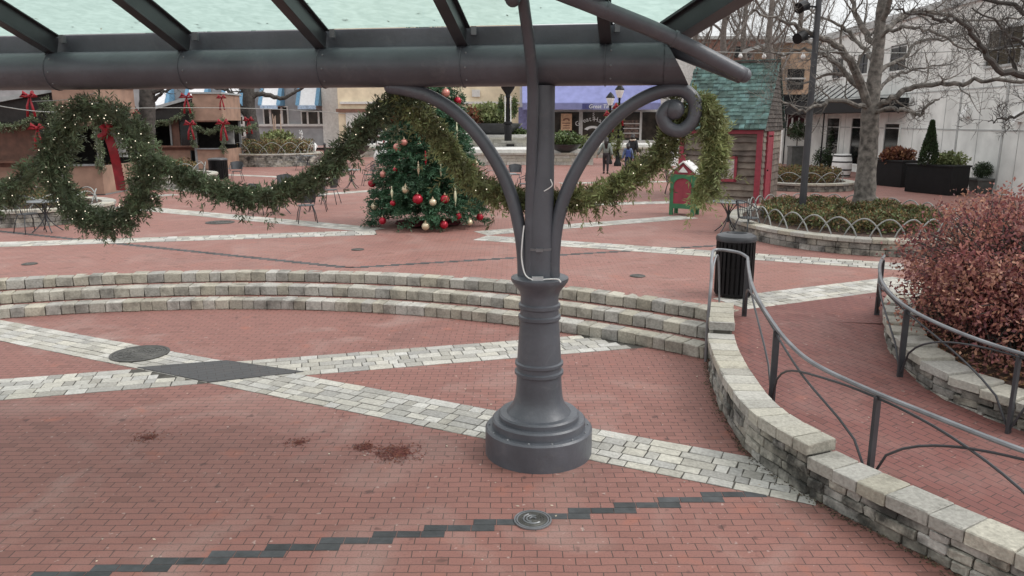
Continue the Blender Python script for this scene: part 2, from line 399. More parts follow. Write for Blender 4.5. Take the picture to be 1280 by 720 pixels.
# ================================================================== SETTING
CC = (-4.5, 1.95); RS = [10.38, 10.74, 11.10]; RISE = .16
STEPST = stone_mat('step_stone', (.365, .345, .295), (.08, .074, .064), .8, .2, .47, .72, 3.5)
def arc(r, a0, a1, n=120): return [(CC[0]+r*math.cos(R(a0+(a1-a0)*i/n)), CC[1]+r*math.sin(R(a0+(a1-a0)*i/n))) for i in range(n+1)]
sheet('lower_plaza', [(-300, -60), (300, -60), (300, 400), (-300, 400)], 0, BRICK)
up = arc(11.25, 46, 205) + [(-200, -3), (-200, 400), (250, 400), (250, 9.4), (5.6, 9.5), (4.95, 9.62), (3.1, 9.95)]
sheet('upper_plaza', up, ZU-.004, BRICKU)
# curved steps
st = thing('curved_stone_steps', 'three wide curved steps edged with pale stone blocks between the two brick levels', 'steps', (CC[0], CC[1]+RS[0], 0))
for i in range(3):
    cv = Curve(arc(RS[i], 205, 47.6, 100), n=2)
    mb = MB(); course(mb, cv, 0, -.275, i*RISE+.001, (i+1)*RISE, .18, .30, .008, jo=.005)
    s = mb.build('step', STEPST, st, bevel=.010, jit=.0035)
    mb = MB(); mb.poly([(p[0], p[1], i*RISE+.12) for p in arc(RS[i]+.02, 46.5, 206)] + [(p[0], p[1], i*RISE+.12) for p in arc(RS[i]+.25, 206, 46.5)])
    if i < 2:
        a1 = arc(RS[i]+.27, 46.5, 206); a2 = arc(RS[i+1]+.03, 46.5, 206); b = MB()
        for k in range(len(a1)-1): b.quad((*a1[k], (i+1)*RISE-.006), (*a2[k], (i+1)*RISE-.006), (*a2[k+1], (i+1)*RISE-.006), (*a1[k+1], (i+1)*RISE-.006))
        b.build('tread', BRICK, s)
def band(name, p0, p1, w, z, rows=4, keep=None, big=.34):
    p0 = Vector((*p0, 0)); p1 = Vector((*p1, 0)); d = (p1-p0); L = d.length; d.normalize(); n = Vector((-d.y, d.x, 0))
    g = MB(); g.quad(*[(q.x, q.y, z+.002) for q in (p0-n*w/2, p1-n*w/2, p1+n*w/2, p0+n*w/2)])
    if keep is None: struct(g.build(name+'_joint', JOINT, local=True))
    mb = MB(); hw = [rnd.uniform(.85, 1.15) for _ in range(rows)]; sm = sum(hw); y = -w/2
    for r in range(rows):
        h = w*hw[r]/sm; q = -rnd.random()*.3
        edge = r in (0, rows-1)
        while q < L:
            l = rnd.choice([.16, .22, .3, .38] if edge else [.12, .17, .22, .3]) * big/.34
            a, b = max(q, 0), min(q+l, L); q += l
            if b-a < .05: continue
            gq = .005; j = lambda: rnd.uniform(-.004, .004)
            cen = p0+d*((a+b)/2)+n*(y+h/2)
            if keep is not None and not keep(cen): continue
            c = []
            for (u, v) in ((a+gq, y+gq), (b-gq, y+gq), (b-gq, y+h-gq), (a+gq, y+h-gq)):
                c.append(p0+d*(u+j())+n*(v+j()))
            mb.hexa([Vector((k.x, k.y, z-.02)) for k in c]+[Vector((k.x, k.y, z+.007)) for k in c])
        y += h
    return struct(mb.build(name, COBB, local=True, bevel=.005, jit=.0016))
def inpoly(p, q):
    c = False; k = len(q)
    for i in range(k):
        a, b = q[i], q[(i+1) % k]
        if (a[1] > p.y) != (b[1] > p.y) and p.x < (b[0]-a[0])*(p.y-a[1])/(b[1]-a[1])+a[0]: c = not c
    return c
DIA = [(-4.72, 9.24), (-3.70, 9.53), (-2.58, 9.07), (-3.60, 8.68)]
inA = lambda c: abs((c.y-(7.16-.49*(c.x-.3)))*.898) < .37
inside = lambda c: math.hypot(c.x-CC[0], c.y-CC[1]) < 10.36
def strip(name, x0, x1, c, s, w, m=JOINT, z=.002):
    k = w/2*math.sqrt(1+s*s)
    return sheet(name, [(x0, c+s*x0-k), (x1, c+s*x1-k), (x1, c+s*x1+k), (x0, c+s*x0+k)], z, m)
cA, sA = 7.16+.49*.3, -.49
strip('paver_band_joint', -10, 2.45, cA, sA, .72)
band('paver_band', (-10, cA+sA*-10), (2.62, cA+sA*2.62), .72, 0, 5, inside)
strip('paver_band_joint', -11, 2.2, 10.06, .27, .80, z=.001)
band('paver_band', (-11, 10.06-.27*11), (2.2, 10.06+.27*2.2), .80, 0, 5, lambda c: inside(c) and not inA(c))
brick_mat('slate_brick', (.070, .074, .076), (.055, .058, .06), (.035, .034, .032), w=.2, h=.1, stain=.12, rot=R(-25))
mb = MB(); mb.hexa([(x, y, z) for z in (-.02, .016) for x, y in reversed(DIA)]); struct(mb.build('slate_diamond', MATS['slate_brick'], local=True))
# upper bands, from measured edge pairs
def uband(e0, e1, w, rows=3, ext=0):
    a = G(*e0, ZU); b = G(*e1, ZU); d = (b-a).normalized(); a = a-d*ext; b = b+d*ext
    band('upper_paver_band', (a.x, a.y), (b.x, b.y), w, ZU-.004, rows)
uband((-60, 307.5), (470, 290.5), .74, 4)
uband((150, 258), (470, 287.5), .74, 4)
uband((600, 297), (1130, 333.5), .74, 4)
uband((600, 291.5), (862, 271), .7, 4)
uband((912, 379.5), (1140, 351), .74, 5)
uband((640, 258), (900, 251), .7, 3)
uband((200, 233), (345, 250), .7, 3)
uband((250, 217), (420, 224), .6, 2); uband((400, 243), (480, 237.5), .6, 2); uband((700, 229), (900, 226), .6, 2); uband((170, 246.5), (220, 243), .6, 2)
def zigzag(name, x0, y0, x1, y1, m, z, h=.1):
    mb = MB(); n = max(1, round(abs(y1-y0)/h)); sh = (x1-x0)/n; lap = .17; sg = 1 if y1 > y0 else -1
    for i in range(n):
        xa = x0+i*sh; L = sh+lap; k = max(1, round(L/.2)); 
        for j in range(k):
            l = L/k; mb.box((xa+l*(j+.5), y0+sg*h*(i+.5), z), (l-.005, h-.005, .008), t=rnd.random())
    return struct(mb.build(name, m, local=True, bevel=.002))
zigzag('dark_brick_zigzag', -5.18, 4.23, 1.95, 5.9, SLATE, .0, .09)
zigzag('dark_brick_zigzag_far', -14, 19.0, -3.0, 13.5, SLATE, ZU-.005, .09)
zigzag('dark_brick_zigzag_far', -3.0, 13.5, 4.3, 16.0, SLATE, ZU-.005, .09)
# ramp beside the wall
def rz(y):
    K = [(-5, .02), (4, .05), (5, .08), (6.5, .17), (8, .30), (9.0, .40), (9.7, .4782), (20, .4782)]
    for (a, za), (b, zb) in zip(K, K[1:]):
        if y <= b: return za+(zb-za)*(max(y, a)-a)/(b-a)
    return .4782
WALLP = [(2.78, 10.35), (2.52, 9.4), (2.34, 8.5), (2.22, 7.4), (2.22, 6.6), (2.42, 5.95), (2.64, 5.5), (2.87, 5.08), (3.12, 4.65), (3.5, 4.1), (4.1, 3.4), (4.9, 2.8)]
WC = Curve(WALLP)
g1 = G(1113, 442, .36); g2 = G(1162, 491, .25); g3 = G(1223, 521, .20); g4 = G(1280, 543, .17)
PLP = [(6.6, 11.2), (5.5, 10.6), (4.9, 9.75), (g1.x, g1.y), (g2.x, g2.y), (g3.x, g3.y), (g4.x, g4.y), (5.4, 6.05), (6.6, 5.7), (8, 5.6)]
PC = Curve(PLP)
mb = MB(); nq = 40
def q_of(cv, i):
    return [q*cv.L/400 for q in range(401) if cv.at(q*cv.L/400)][i]
qa0 = .25; qb0 = next(q*.01 for q in range(2000) if PC.at(q*.01).y < 9.8)
for i in range(nq):
    r = []
    for k in (i, i+1):
        t = k/nq; a = WC.off(qa0+(WC.L-qa0)*t, -.18); b = PC.off(qb0+(PC.L-qb0)*t, .06 if False else -.05)
        r.append([Vector((p.x, p.y, rz(p.y))) for p in (a, a.lerp(b, .33), a.lerp(b, .66), b)])
    for j in range(3): mb.quad(r[0][j], r[1][j], r[1][j+1], r[0][j+1])
struct(mb.build('ramp', BRICKR, local=True, smooth='all'))
sheet('ramp_landing', [(3.0, 9.9), (4.95, 9.6), (5.6, 10.4), (6.6, 11.0), (6.9, 12.35), (3.42, 10.52), (2.95, 10.28)], ZU-.0005, BRICKR)
# low stone wall between lower plaza and ramp
wl = thing('low_curved_wall', 'low curved grey block wall with pale cap stones between brick plaza and ramp', 'wall', (2.3, 7, 0))
def qy(cv, y): return next(q*.005 for q in range(int(cv.L/.005)) if cv.at(q*.005).y < y)
qA, qB = qy(WC, 9.25), qy(WC, 5.88)
core = MB()
for (a, b, top) in ((0, qA, .60), (qA, qB, .46), (qB, WC.L, .355)):
    n = max(2, int((b-a)/.15))
    for i in range(n):
        u, v = a+(b-a)*i/n, a+(b-a)*(i+1)/n
        core.hexa([Vector((p.x, p.y, z)) for z in (-.05, top-.1) for p in (WC.off(u, -.025), WC.off(v, -.025), WC.off(v, -.225), WC.off(u, -.225))])
core.build('core', JOINT, wl)
cs = MB()
for (a, b, top, hs) in ((0, qA, .50, (.125, .125, .125, .12)), (qA, qB, .36, (.092, .088, .09, .085)), (qB, WC.L, .255, (.088, .084, .08))):
    z = 0.0
    for k, h in enumerate(hs):
        for (o0, o1) in ((0, -.12), (-.25, -.14)):
            course(cs, WC, o0, o1, z+.003, z+h-.004, .12, .38, .007, a, b, rnd.random(), jo=.014)
        z += h
cs.build('wall_blocks', WALLS, wl, bevel=.010, seg=1, jit=.005)
cp = MB()
for (a, b, top, l) in ((0, qA, .60, .3), (qA, qB, .46, .26), (qB, WC.L, .355, .29)):
    course(cp, WC, .035, -.28, top-.105, top, l*.7, l*1.2, .007, a, b, jo=.008)
cp.build('cap_stones', COPE, wl, bevel=.012, seg=2, jit=.0022)
# planter for the red bush
pz = lambda q: rz(PC.at(q).y)+.27
bp_ = thing('bush_planter', 'curved block planter wall along the ramp under the red leaved bush', 'planter', (4.6, 7.5, .2))
cs = MB(); cp = MB(); n = 90; cr = MB()
zc = lambda q: rz(PC.at(q).y)
for k in range(3): course(cs, PC, 0, .2, -.06+k*.085, .02+k*.085, .18, .4, .007, 0, PC.L, rnd.random(), zf=zc, jo=.01) if False else course(cs, PC, 0, -.2, -.06+k*.085, .02+k*.085, .18, .4, .007, 0, PC.L, rnd.random(), zf=zc, jo=.01)
cs.build('wall_blocks', WALLS, bp_, bevel=.009, jit=.004)
course(cp, PC, .04, -.34, .195, .285, .28, .42, .006, 0, PC.L, zf=zc, jo=.006)
cp.build('cap_stones', COPE, bp_, bevel=.011, seg=2, jit=.002)
so = MB(); pts = [PC.off(PC.L*i/60, -.28) for i in range(61)]
so.poly([(p.x, p.y, rz(p.y)+.225) for p in reversed(pts)] + [(11, 5.6, .4), (11, 11.5, .65)][::1])
so = MB()
for i in range(60):
    a, b = pts[i], pts[i+1]; c = Vector((7.6, 8.3, 0)); ma, mb_ = a.lerp(c, .5), b.lerp(c, .5)
    z = lambda p: rz(p.y)+.225
    so.quad((a.x, a.y, z(a)), (b.x, b.y, z(b)), (mb_.x, mb_.y, .60), (ma.x, ma.y, .60)); so.quad((ma.x, ma.y, .60), (mb_.x, mb_.y, .60), (c.x+.1, c.y, .66), (c.x, c.y, .66))
so.build('soil', SOIL, bp_)
lt = MB(); P = []; 
for _ in range(4500):
    t = rnd.random(); a = pts[rnd.randrange(8, 50)]; p = a.lerp(Vector((7.6, 8.3, 0)), .02+.5*t*rnd.random()); P.append((p.x, p.y, rz(p.y)+.235+.35*max(0, (p-a).length)/2.2))
D = npr.normal(size=(len(P), 3)); D[:, 2] *= .25
lt.blades(P, D, npr.uniform(.03, .07, len(P)), .012, npr.random(len(P)), Nn=npr.normal(0, .3, (len(P), 3))+[0, 0, 1])
tag(lt.build('fallen_leaves', LEAFT), None, None, kind='stuff')
# grit and leaf bits gathered along the foot of the wall and the steps
b = MB(); P = []
for _ in range(1500):
    q = rnd.random()*WC.L; p = WC.off(q, abs(rnd.gauss(0, .035))+.0); P.append((p.x, p.y, .004+rnd.random()*.012))
for _ in range(900):
    i = rnd.randrange(3); a = R(rnd.uniform(48, 170)); r = RS[i]-abs(rnd.gauss(0, .025)); P.append((CC[0]+r*math.cos(a), CC[1]+r*math.sin(a), i*RISE+.004+rnd.random()*.01))
D = npr.normal(size=(len(P), 3)); D[:, 2] *= .25; b.blades(P, D, npr.uniform(.012, .04, len(P)), .007, npr.random(len(P)), Nn=np.tile([0, 0, 1.0], (len(P), 1))+npr.normal(0, .3, (len(P), 3)))
tag(b.build('leaf_grit', mat('leaf_grit', (.075, .055, .035), .95, tint=.6)), None, None, kind='stuff')
# ================================================================== RAILINGS
def railing(root, line, posts, h, arcs=True):
    # line: list of ground points (Vector) with z = ground; rail above
    rail = Curve([Vector((p.x, p.y, p.z+h)) for p in line])
    mb = MB(); mb.tube(rail.p[::3]+[rail.p[-1]], .021, 8); mb.build('top_rail', METALL, root, smooth=True)
    gr = Curve(line)
    def gat(q): return gr.at(q*gr.L/1.0)
    for q in posts:
        p = gat(q); d = gr.tan(q*gr.L); a = math.atan2(d.y, d.x)
        b = MB(); b.box((p.x, p.y, p.z+(h-.02)/2-.02), (.03, .065, h+.02), a); b.build('post', METALD, root, bevel=.004)
    full = [posts[0]-(posts[1]-posts[0])] + list(posts) + [posts[-1]+(posts[-1]-posts[-2])]
    for i in range(len(full)-2):
        a, b = full[i], full[i+2]; pp = []
        for k in range(25):
            t = k/24; q = a+(b-a)*t
            if q < 0 or q > 1: continue
            p = gat(q); zz = h*.93*math.sqrt(max(0, 1-(2*t-1)**2))
            pp.append(Vector((p.x, p.y, p.z+zz+.02)))
        if len(pp) > 3:
            m_ = MB(); m_.tube(pp, .011, 6); m_.build('arched_bar', METALD, root, smooth=True)
lr = thing('ramp_handrail', 'grey metal handrail with crossing arched bars along the inner side of the low wall', 'railing', (2.8, 7.5, .2))
ln = []
for i in range(14):
    q = .12+(WC.L-.12)*i/13; p = WC.off(q, -.42); ln.append(Vector((p.x, p.y, rz(p.y))))
gl = Curve(ln)
def q_at_px(cv, px, h=0):
    best = 0; bd = 1e9
    for i in range(400):
        p = cv.at(cv.L*i/400); d = p.y*math.cos(PIT)-(p.z+h-H)*math.sin(PIT); x = 640+F*p.x/d
        if abs(x-px) < bd: bd = abs(x-px); best = i/400
    return best
pq = [q_at_px(gl, 933, .4), q_at_px(gl, 968, .4), q_at_px(gl, 1093, .4)]
pq = [.015, pq[1], pq[2], pq[2]+(pq[2]-pq[1])*.95]
pq = [q for q in pq if q < 1]
railing(lr, ln, pq, .78)
# loop at the top of the steps
lp = MB(); e = rail0 = Vector((ln[0].x, ln[0].y, ln[0].z+.78))
a = G(882, 452, 0); 
loop = [(a.x, a.y, 0), (a.x, a.y+.01, .45), (a.x+.02, a.y+.05, .80), (a.x+.08, a.y+.25, 1.05), (a.x+.17, a.y+.62, 1.28), (a.x+.28, a.y+.82, 1.33), (e.x-.1, e.y+.12, 1.31), (e.x, e.y, e.z)]
lp.tube(smooth3(loop), .021, 8); lp.build('stair_rail', METALL, lr, smooth=True)
lp = MB(); l2 = [(a.x+.09, a.y+.3, .5), (a.x+.1, a.y+.32, .8), (a.x+.2, a.y+.62, 1.16), (a.x+.3, a.y+.78, 1.22), (a.x+.36, a.y+.8, .5)]
lp.tube(smooth3(l2), .014, 6); lp.build('stair_rail', METALL, lr, smooth=True)
rr_ = thing('planter_handrail', 'grey metal handrail with crossing arched bars beside the red bush', 'railing', (4.5, 7.5, .2))
pts = [G(1117, 345, ZU+.3), ]
ln2 = []
q0 = next(q*.01 for q in range(2000) if PC.at(q*.01).y < 9.9)
for i in range(10):
    q = q0-.35+(PC.L-q0+.2)*i/9; p = PC.off(q, .13); ln2.append(Vector((p.x, p.y, rz(p.y))))
gl2 = Curve(ln2)
p2 = [.03, q_at_px(gl2, 1130, .4), q_at_px(gl2, 1266, .4)]
p2 = [p2[0], p2[1], p2[2], min(.99, p2[2]+(p2[2]-p2[1]))]
railing(rr_, ln2, p2, .78)
# ================================================================== CANOPY
cn = thing('glass_canopy', 'dark grey steel canopy with green frosted glass roof on an ornate round column', 'canopy', tuple(COLC))
base = MB()
base.lathe([(.50, 0), (.50, .245), (.485, .262), (.435, .262), (.435, .33), (.42, .345), (.375, .345), (.375, .385), (.36, .40), (.30, .40), (.285, .42), (.245, .47), (.222, .54), (.212, .63), (.206, .74),
  (.206, .765), (.225, .775), (.225, .80), (.206, .81), (.205, .85), (.222, .86), (.222, .885), (.203, .895), (.185, 1.18), (.177, 1.27), (.178, 1.285), (.193, 1.295), (.193, 1.325), (.176, 1.335), (.175, 1.39), (.19, 1.40), (.19, 1.43), (.172, 1.44),
  (.172, 1.50), (.185, 1.55), (.225, 1.60), (.25, 1.635), (.258, 1.65), (.258, 1.675), (.235, 1.685), (.10, 1.685)], tuple(COLC), 48)
bo0 = base.build('column_base', METAL, cn, smooth=True)
sh = MB(); sh.lathe([(.118, 1.68), (.118, 3.34)], tuple(COLC), 32); sh.build('column_shaft', METAL, cn, smooth=True)
cl = MB(); cl.lathe([(.124, 1.93), (.124, 1.95)], tuple(COLC), 24); cl.box((COLC.x-.01, COLC.y-.125, 1.94), (.06, .03, .03)); cl.build('shaft_clamp', METALL, cn)
cb = MB(); cb.tube(smooth3([bp(655, 282, .14), bp(653, 300, .16), bp(652, 322, .17), bp(656, 342, .2), bp(664, 349, .22), bp(672, 350, .2), bp(684, 349, .2), bp(697, 349, .2), bp(701, 353, .2)]), .006, 6); cb.build('power_cable', WHITE, cn)
cb = MB(); cb.box(bp(672, 349, .19), (.10, .05, .04)); cb.build('junction_box', mat('grey_plastic', (.4, .4, .4), .5), cn)
for px, py, q in ((688, 232, 1), (664, 165, 0)):
    cb = MB(); cb.tube(smooth3([bp(px, py-8, .13), bp(px+2, py, .13), bp(px-8, py+7, .13)]), .005, 5); cb.build('cable_tie', WHITE, cn)
# beam
xr, xl = bp(846, 78), bp(-160, 90)
bz = xr.z+.02
def bpt(s, z=0, off=0): return COLC + BU*s + Vector((0, 0, z)) + BN*off
sr = (xr-COLC).dot(BU); sl = sr-10.6
SEC = [(sl, sr)]
BR = .172; bz = 3.508
half = []
for i in range(25):
    a = math.pi*(.5+i/12.0); half.append((BR*math.cos(a), BR*math.sin(a)))
beam = MB(); beam.tube([bpt(sl, bz), bpt(sr-.10, bz)], BR, 32); bo = beam.build('gutter_beam', METAL, cn, smooth=True)
# slanted end lip
lip = MB()
n = 32
for i in range(n):
    f = []
    for k in (i, i+1):
        a = 2*math.pi*k/n; z = BR*math.sin(a); o = BR*math.cos(a)
        f.append((bpt(sr-.11, bz+z, o), bpt(sr+.0-.10*(z/BR), bz+z, o)))
    lip.quad(f[0][0], f[0][1], f[1][1], f[1][0])
lip.poly([bpt(sr-.002-.10*math.sin(2*math.pi*k/n), bz+BR*.99*math.sin(2*math.pi*k/n), BR*.99*math.cos(2*math.pi*k/n)) for k in range(n)])
lip.build('beam_end', METAL, cn, smooth=True)
jx = [(bp(x, 82)-COLC).dot(BU) for x in (70, 235, 405, 580, 757)]
step = jx[1]-jx[0]
jx = [jx[0]-step*k for k in (4.08, 3.06, 2.04, 1.02)] + jx
for s in jx:
    b = MB(); ring = []
    for i in range(25):
        a = 2*math.pi*i/24; ring.append(bpt(s, bz+(BR+.003)*math.sin(a), (BR+.003)*math.cos(a)))
    b.tube(ring, .006, 5, False); b.build('joint_strap', METALL if False else METAL, cn)
fz = bz+BR
b = MB(); b.hexa([bpt(sl, fz-.06, -.09), bpt(sr-.03, fz-.06, -.09), bpt(sr-.03, fz-.06, -.13), bpt(sl, fz-.06, -.13), bpt(sl, fz+.165, -.09), bpt(sr-.12, fz+.165, -.09), bpt(sr-.12, fz+.165, -.13), bpt(sl, fz+.165, -.13)]); b.build('fascia_plate', METAL, cn, bevel=.006)
# rafters rise towards the camera
TP = math.tan(R(20.6)); LEN = 2.5
def roof(s, d): return bpt(s, fz+.17+(d+.05)*TP, d)        # underside of glass, d metres towards camera
for s in jx:
    r = MB(); a0 = roof(s, -.04); a1 = roof(s, LEN)
    zz = Vector((0, 0, 1))
    r.bar(a0-zz*.025, a1-zz*.025, .10, .014); r.bar(a0-zz*.12, a1-zz*.12, .03, .17); r.bar(a0-zz*.215, a1-zz*.215, .10, .018)
    r.build('rafter', METALD, cn, bevel=.003)
    r = MB(); p = roof(s+.085, -.02); r.box((p.x, p.y, p.z-.06), (.045, .05, .07)); r.build('clip', METALL, cn)
# raking edge at the right end
def edge(t): return roof(sr-.1+t*.75, -.05+t*1.0) 
e0, e1 = edge(0), edge(2.2)
r = MB(); zz = Vector((0, 0, 1))
r.bar(e0-zz*.02, e1-zz*.02, .12, .02); r.bar(e0-zz*.11, e1-zz*.11, .04, .18); r.bar(e0-zz*.21, e1-zz*.21, .16, .02); r.build('edge_rafter', METALD, cn)
r = MB(); sd = Vector((BU.x*.707+BN.x*-.707, BU.y*.707+BN.y*-.707, 0)); r.bar(e0+sd*.14-zz*.06, e1+sd*.14-zz*.06, .02, .16); r.build('edge_trim', METALL, cn)
ss = [sl]+jx+[sr-.1]
for a, b_ in zip(ss, ss[1:]):
    g = MB(); nn = 6
    top = []
    g.poly([roof(a, -.06), roof(b_, -.06)] + ([roof(b_, LEN)] if b_ != ss[-1] else [edge(2.2)]) + [roof(a, LEN)])
    g.build('glass_panel', GGLASS, cn)
    if b_ == ss[-1]: continue
    t = MB(); q = roof((a+b_)/2, .25)
# purlins
for d in (1.15, LEN):
    r = MB(); r.tube([roof(sl, d)-zz*.03, roof(sr+d*.95, d)-zz*.03], .03, 8); r.build('purlin', METALD, cn, smooth=True)
# bolts along the beam, and leaf litter lying on the glass
for s in jx:
    for z in (.10, -.02, -.12):
        b = MB(); o = math.sqrt(max(0, BR**2-z*z)); p = bpt(s+.05, bz+z, o); b.ball(p, .009, 8, 5); b.build('bolt', METALL, cn)
b = MB(); P = []
for _ in range(45):
    sq, d = rnd.uniform(sl, sr+.2), abs(rnd.gauss(0, .15))+.02; p = roof(sq, d); P.append((p.x, p.y, p.z+.006))
D = npr.normal(size=(len(P), 3)); D[:, 2] *= .1; b.blades(P, D, npr.uniform(.02, .06, len(P)), .009, npr.random(len(P)), Nn=np.tile([0, 0, 1.0], (len(P), 1)))
o = b.build('leaf_litter', LEAFT, cn); o['kind'] = 'stuff'
for i in range(14):
    a = 2*math.pi*i/14; b = MB(); b.ball((COLC.x+.463*math.cos(a), COLC.y+.463*math.sin(a), .262), .011, 8, 5); b.build('bolt', METALL, bo0)
# scroll brackets
br = MB(); br.tube(smooth3([bp(655, 352), bp(654, 320), bp(650, 288), bp(641, 250), bp(625, 211), bp(600, 172), bp(570, 141), bp(540, 122), bp(512, 113), bp(488, 109)], 6), .058, 14)
br.ball(bp(488, 109), .058, 14, 8); br.build('scroll_bracket', METAL, cn, smooth='all')
br = MB(); br.tube(smooth3([bp(692, 352), bp(692, 320), bp(696, 282), bp(706, 245), bp(722, 210), bp(746, 173), bp(774, 143), bp(806, 122), bp(838, 112), bp(858, 115), bp(869, 130), bp(866, 150), bp(852, 163), bp(836, 160), bp(828, 146), bp(834, 135), bp(842, 133)], 6), .058, 14)
br.ball(bp(843, 137), .085, 16, 10); br.build('scroll_bracket', METAL, cn, smooth='all')
# curved truss tubes
t = MB(); t.tube(smooth3([bp(640, -150, .75), bp(648, -60, .62), bp(654, 0, .5), bp(662, 60, .36), bp(666, 110, .24), bp(665, 180, .15), bp(663, 260, .07), bp(663, 349, .05)]), .047, 14); t.build('truss_tube', METAL, cn, smooth='all')
t = MB(); t.tube(smooth3([bp(560, -120, .5), bp(600, -60, .55), bp(641, -2, .6)]) , .06, 14); t.ball(bp(641, -1, .6), .06, 14, 10); t.build('truss_tube', METAL, cn, smooth='all')
tipp = bp(930, 94, .3)
t = MB(); t.tube(smooth3([bp(560, -90, 1.1), bp(660, -28, .95), bp(745, 8, .75), bp(835, 45, .5), tipp]), [.062]*24+[.058]*9, 16); t.ball(tipp, .058, 14, 10); t.build('truss_tube', METAL, cn, smooth='all')
t = MB(); t.tube(smooth3([bp(790, 46, -.35), bp(838, 62, -.1), bp(885, 80, .12), bp(926, 96, .29)]), [.052]*25, 14); t.build('truss_tube', METAL, cn, smooth='all')
for px, py, o in ((756, 12, .72), (842, 48, .48)):
    t = MB(); p = bp(px, py, o); q = bp(px+12, py+5, o-.02); t.tube([p, p.lerp(q, .25)], .066, 16); t.build('tube_collar', METAL, cn, smooth=True)
# ================================================================== FOLIAGE HELPERS
def nrm(a): return a/(np.linalg.norm(a, axis=1)[:, None]+1e-9)
def sprigs(mb, O, D, L, k, nl, nw, tlo=0, thi=1, droop=0.0):
    O = np.asarray(O, float); D = nrm(np.asarray(D, float)); n = len(O)
    L = np.broadcast_to(L, (n,))
    t = npr.random((n, k)); base = O[:, None, :]+D[:, None, :]*(t*L[:, None])[..., None]
    base[..., 2] -= droop*(t*L[:, None])**2
    q = npr.normal(size=(n, k, 3)); q -= (q*D[:, None, :]).sum(-1)[..., None]*D[:, None, :]
    q /= np.linalg.norm(q, axis=-1)[..., None]+1e-9
    d = D[:, None, :]*.75+q*.75
    tt = np.clip((tlo+(thi-tlo)*npr.random(n))[:, None]+npr.normal(0, .12, (n, k)), 0, 1)
    mb.blades(base.reshape(-1, 3), d.reshape(-1, 3), (nl*npr.uniform(.7, 1.2, (n, k))).ravel(), nw, tt.ravel())
def leaf_cloud(mb, C, rad, n, L, W, flat=0.0, shell=.5):
    C = np.asarray(C); u = nrm(npr.normal(size=(n, 3))); r = (shell+(1-shell)*npr.random(n))[:, None]
    P = C+u*r*np.asarray(rad); D = npr.normal(size=(n, 3)); D[:, 2] += flat
    mb.blades(P, D, npr.uniform(.7, 1.3, n)*L, W, npr.random(n))
def garland(name, label, px_or_pts, r, n, mate, droop_n=60, lights=40, core=.05, k=13, nl=.06, nw=.0062, seed_t=(0, 1), closed=False, group=None, cat='garland', sprig=.15):
    cv = Curve(px_or_pts, closed=closed, n=14)
    root = thing(name, label, cat, tuple(cv.at(cv.L*.5)), group)
    mb = MB(); mb.tube(cv.p[::3]+[cv.p[-1]], core, 6)
    O = []; D = []; Ls = []
    for _ in range(n):
        q = rnd.random()*cv.L; p = cv.at(q); t = cv.at(q+.03)-cv.at(q-.03)
        if t.length < 1e-6: continue
        t.normalize(); a = Vector((rnd.gauss(0, 1), rnd.gauss(0, 1), rnd.gauss(0, 1))); a -= t*a.dot(t); a.normalize()
        sg = 1 if rnd.random() < .75 else -1
        O.append(p+a*rnd.uniform(.1, .55)*r); D.append(a*rnd.uniform(.45, 1)+t*sg*rnd.uniform(.4, 1.1)+Vector((0, 0, -.2))); Ls.append(rnd.uniform(.7, 1.3)*sprig*(r/.14)**.5)
    sprigs(mb, O, D, np.array(Ls), k, nl, nw, *seed_t, droop=.8)
    O = []; D = []; Ls = []
    for _ in range(droop_n):
        q = rnd.random()*cv.L; p = cv.at(q); t = cv.at(q+.03)-cv.at(q-.03); t.normalize()
        O.append(p+Vector((rnd.gauss(0, .3), rnd.gauss(0, .3), rnd.gauss(0, .3)))*r); D.append(Vector((rnd.gauss(0, .4), rnd.gauss(0, .4), -.9))+t*rnd.gauss(0, .7)); Ls.append(rnd.uniform(.14, .32))
    if O: sprigs(mb, O, D, np.array(Ls), k+10, nl, nw, *seed_t, droop=.6)
    mb.build('foliage', mate, root)
    if lights:
        wb = []; br_ = .0052*(r/.14 if r > .14 else 1); lb = MB(); lb.ball((0, 0, 0), br_, 6, 4); first = None
        for i in range(lights):
            q = (i+rnd.random())/lights*cv.L; p = cv.at(q); a = Vector((rnd.gauss(0, 1), -abs(rnd.gauss(0, 1))*.8, rnd.gauss(0, 1))).normalized()
            c = p+a*r*rnd.uniform(.85, 1.12); wb.append(c)
            if first is None: o = first = lb.build('fairy_light', LIGHTS, root, local=True)
            else: o = first.copy(); COL.objects.link(o); o.parent = root
            o.location = c-wloc(root)
        wm = MB(); wm.tube(wb, .002, 3); wm.build('light_wire', WIRE, root)
    return root
BO = -.12
wc = bp(124, 206, BO); RW = .53
ring = [wc+BU*RW*math.cos(2*math.pi*i/20)*.97+Vector((0, 0, RW*1.04*math.sin(2*math.pi*i/20))) for i in range(20)]
wr = garland('wreath', 'large round fir wreath with small lights and a red ribbon hanging under the canopy beam', ring, .125, 1150, NEEDLE, 45, 98, closed=True, cat='wreath')
mb = MB(); w = .055
rp = smooth3([bp(134, 168, BO-.02), bp(140, 185, BO+.05), bp(146, 210, BO+.02), bp(151, 238, BO+.03)], 6)
for a, b in zip(rp, rp[1:]):
    mb.quad(a-BU*w-BN*.01, a+BU*w, b+BU*w, b-BU*w-BN*.01); mb.quad(a-BU*w*1.2-BN*.03, a+BU*w*.7-BN*.035, b+BU*w*.5-BN*.035, b-BU*w*1.3-BN*.03)
for i in range(5): mb.tube([bp(134, 166, BO+.02), bp(134, 166, BO+.02)+BU*rnd.uniform(-.1, .1)+Vector((0, 0, rnd.uniform(-.05, .08)))], [.02, .035], 6)
mb.build('ribbon', RED, wr, smooth=True)
mb = MB(); mb.tube([bp(124, 108, BO), bp(124, 135, BO)], .008, 5); mb.build('hanging_wire', METALD, wr)
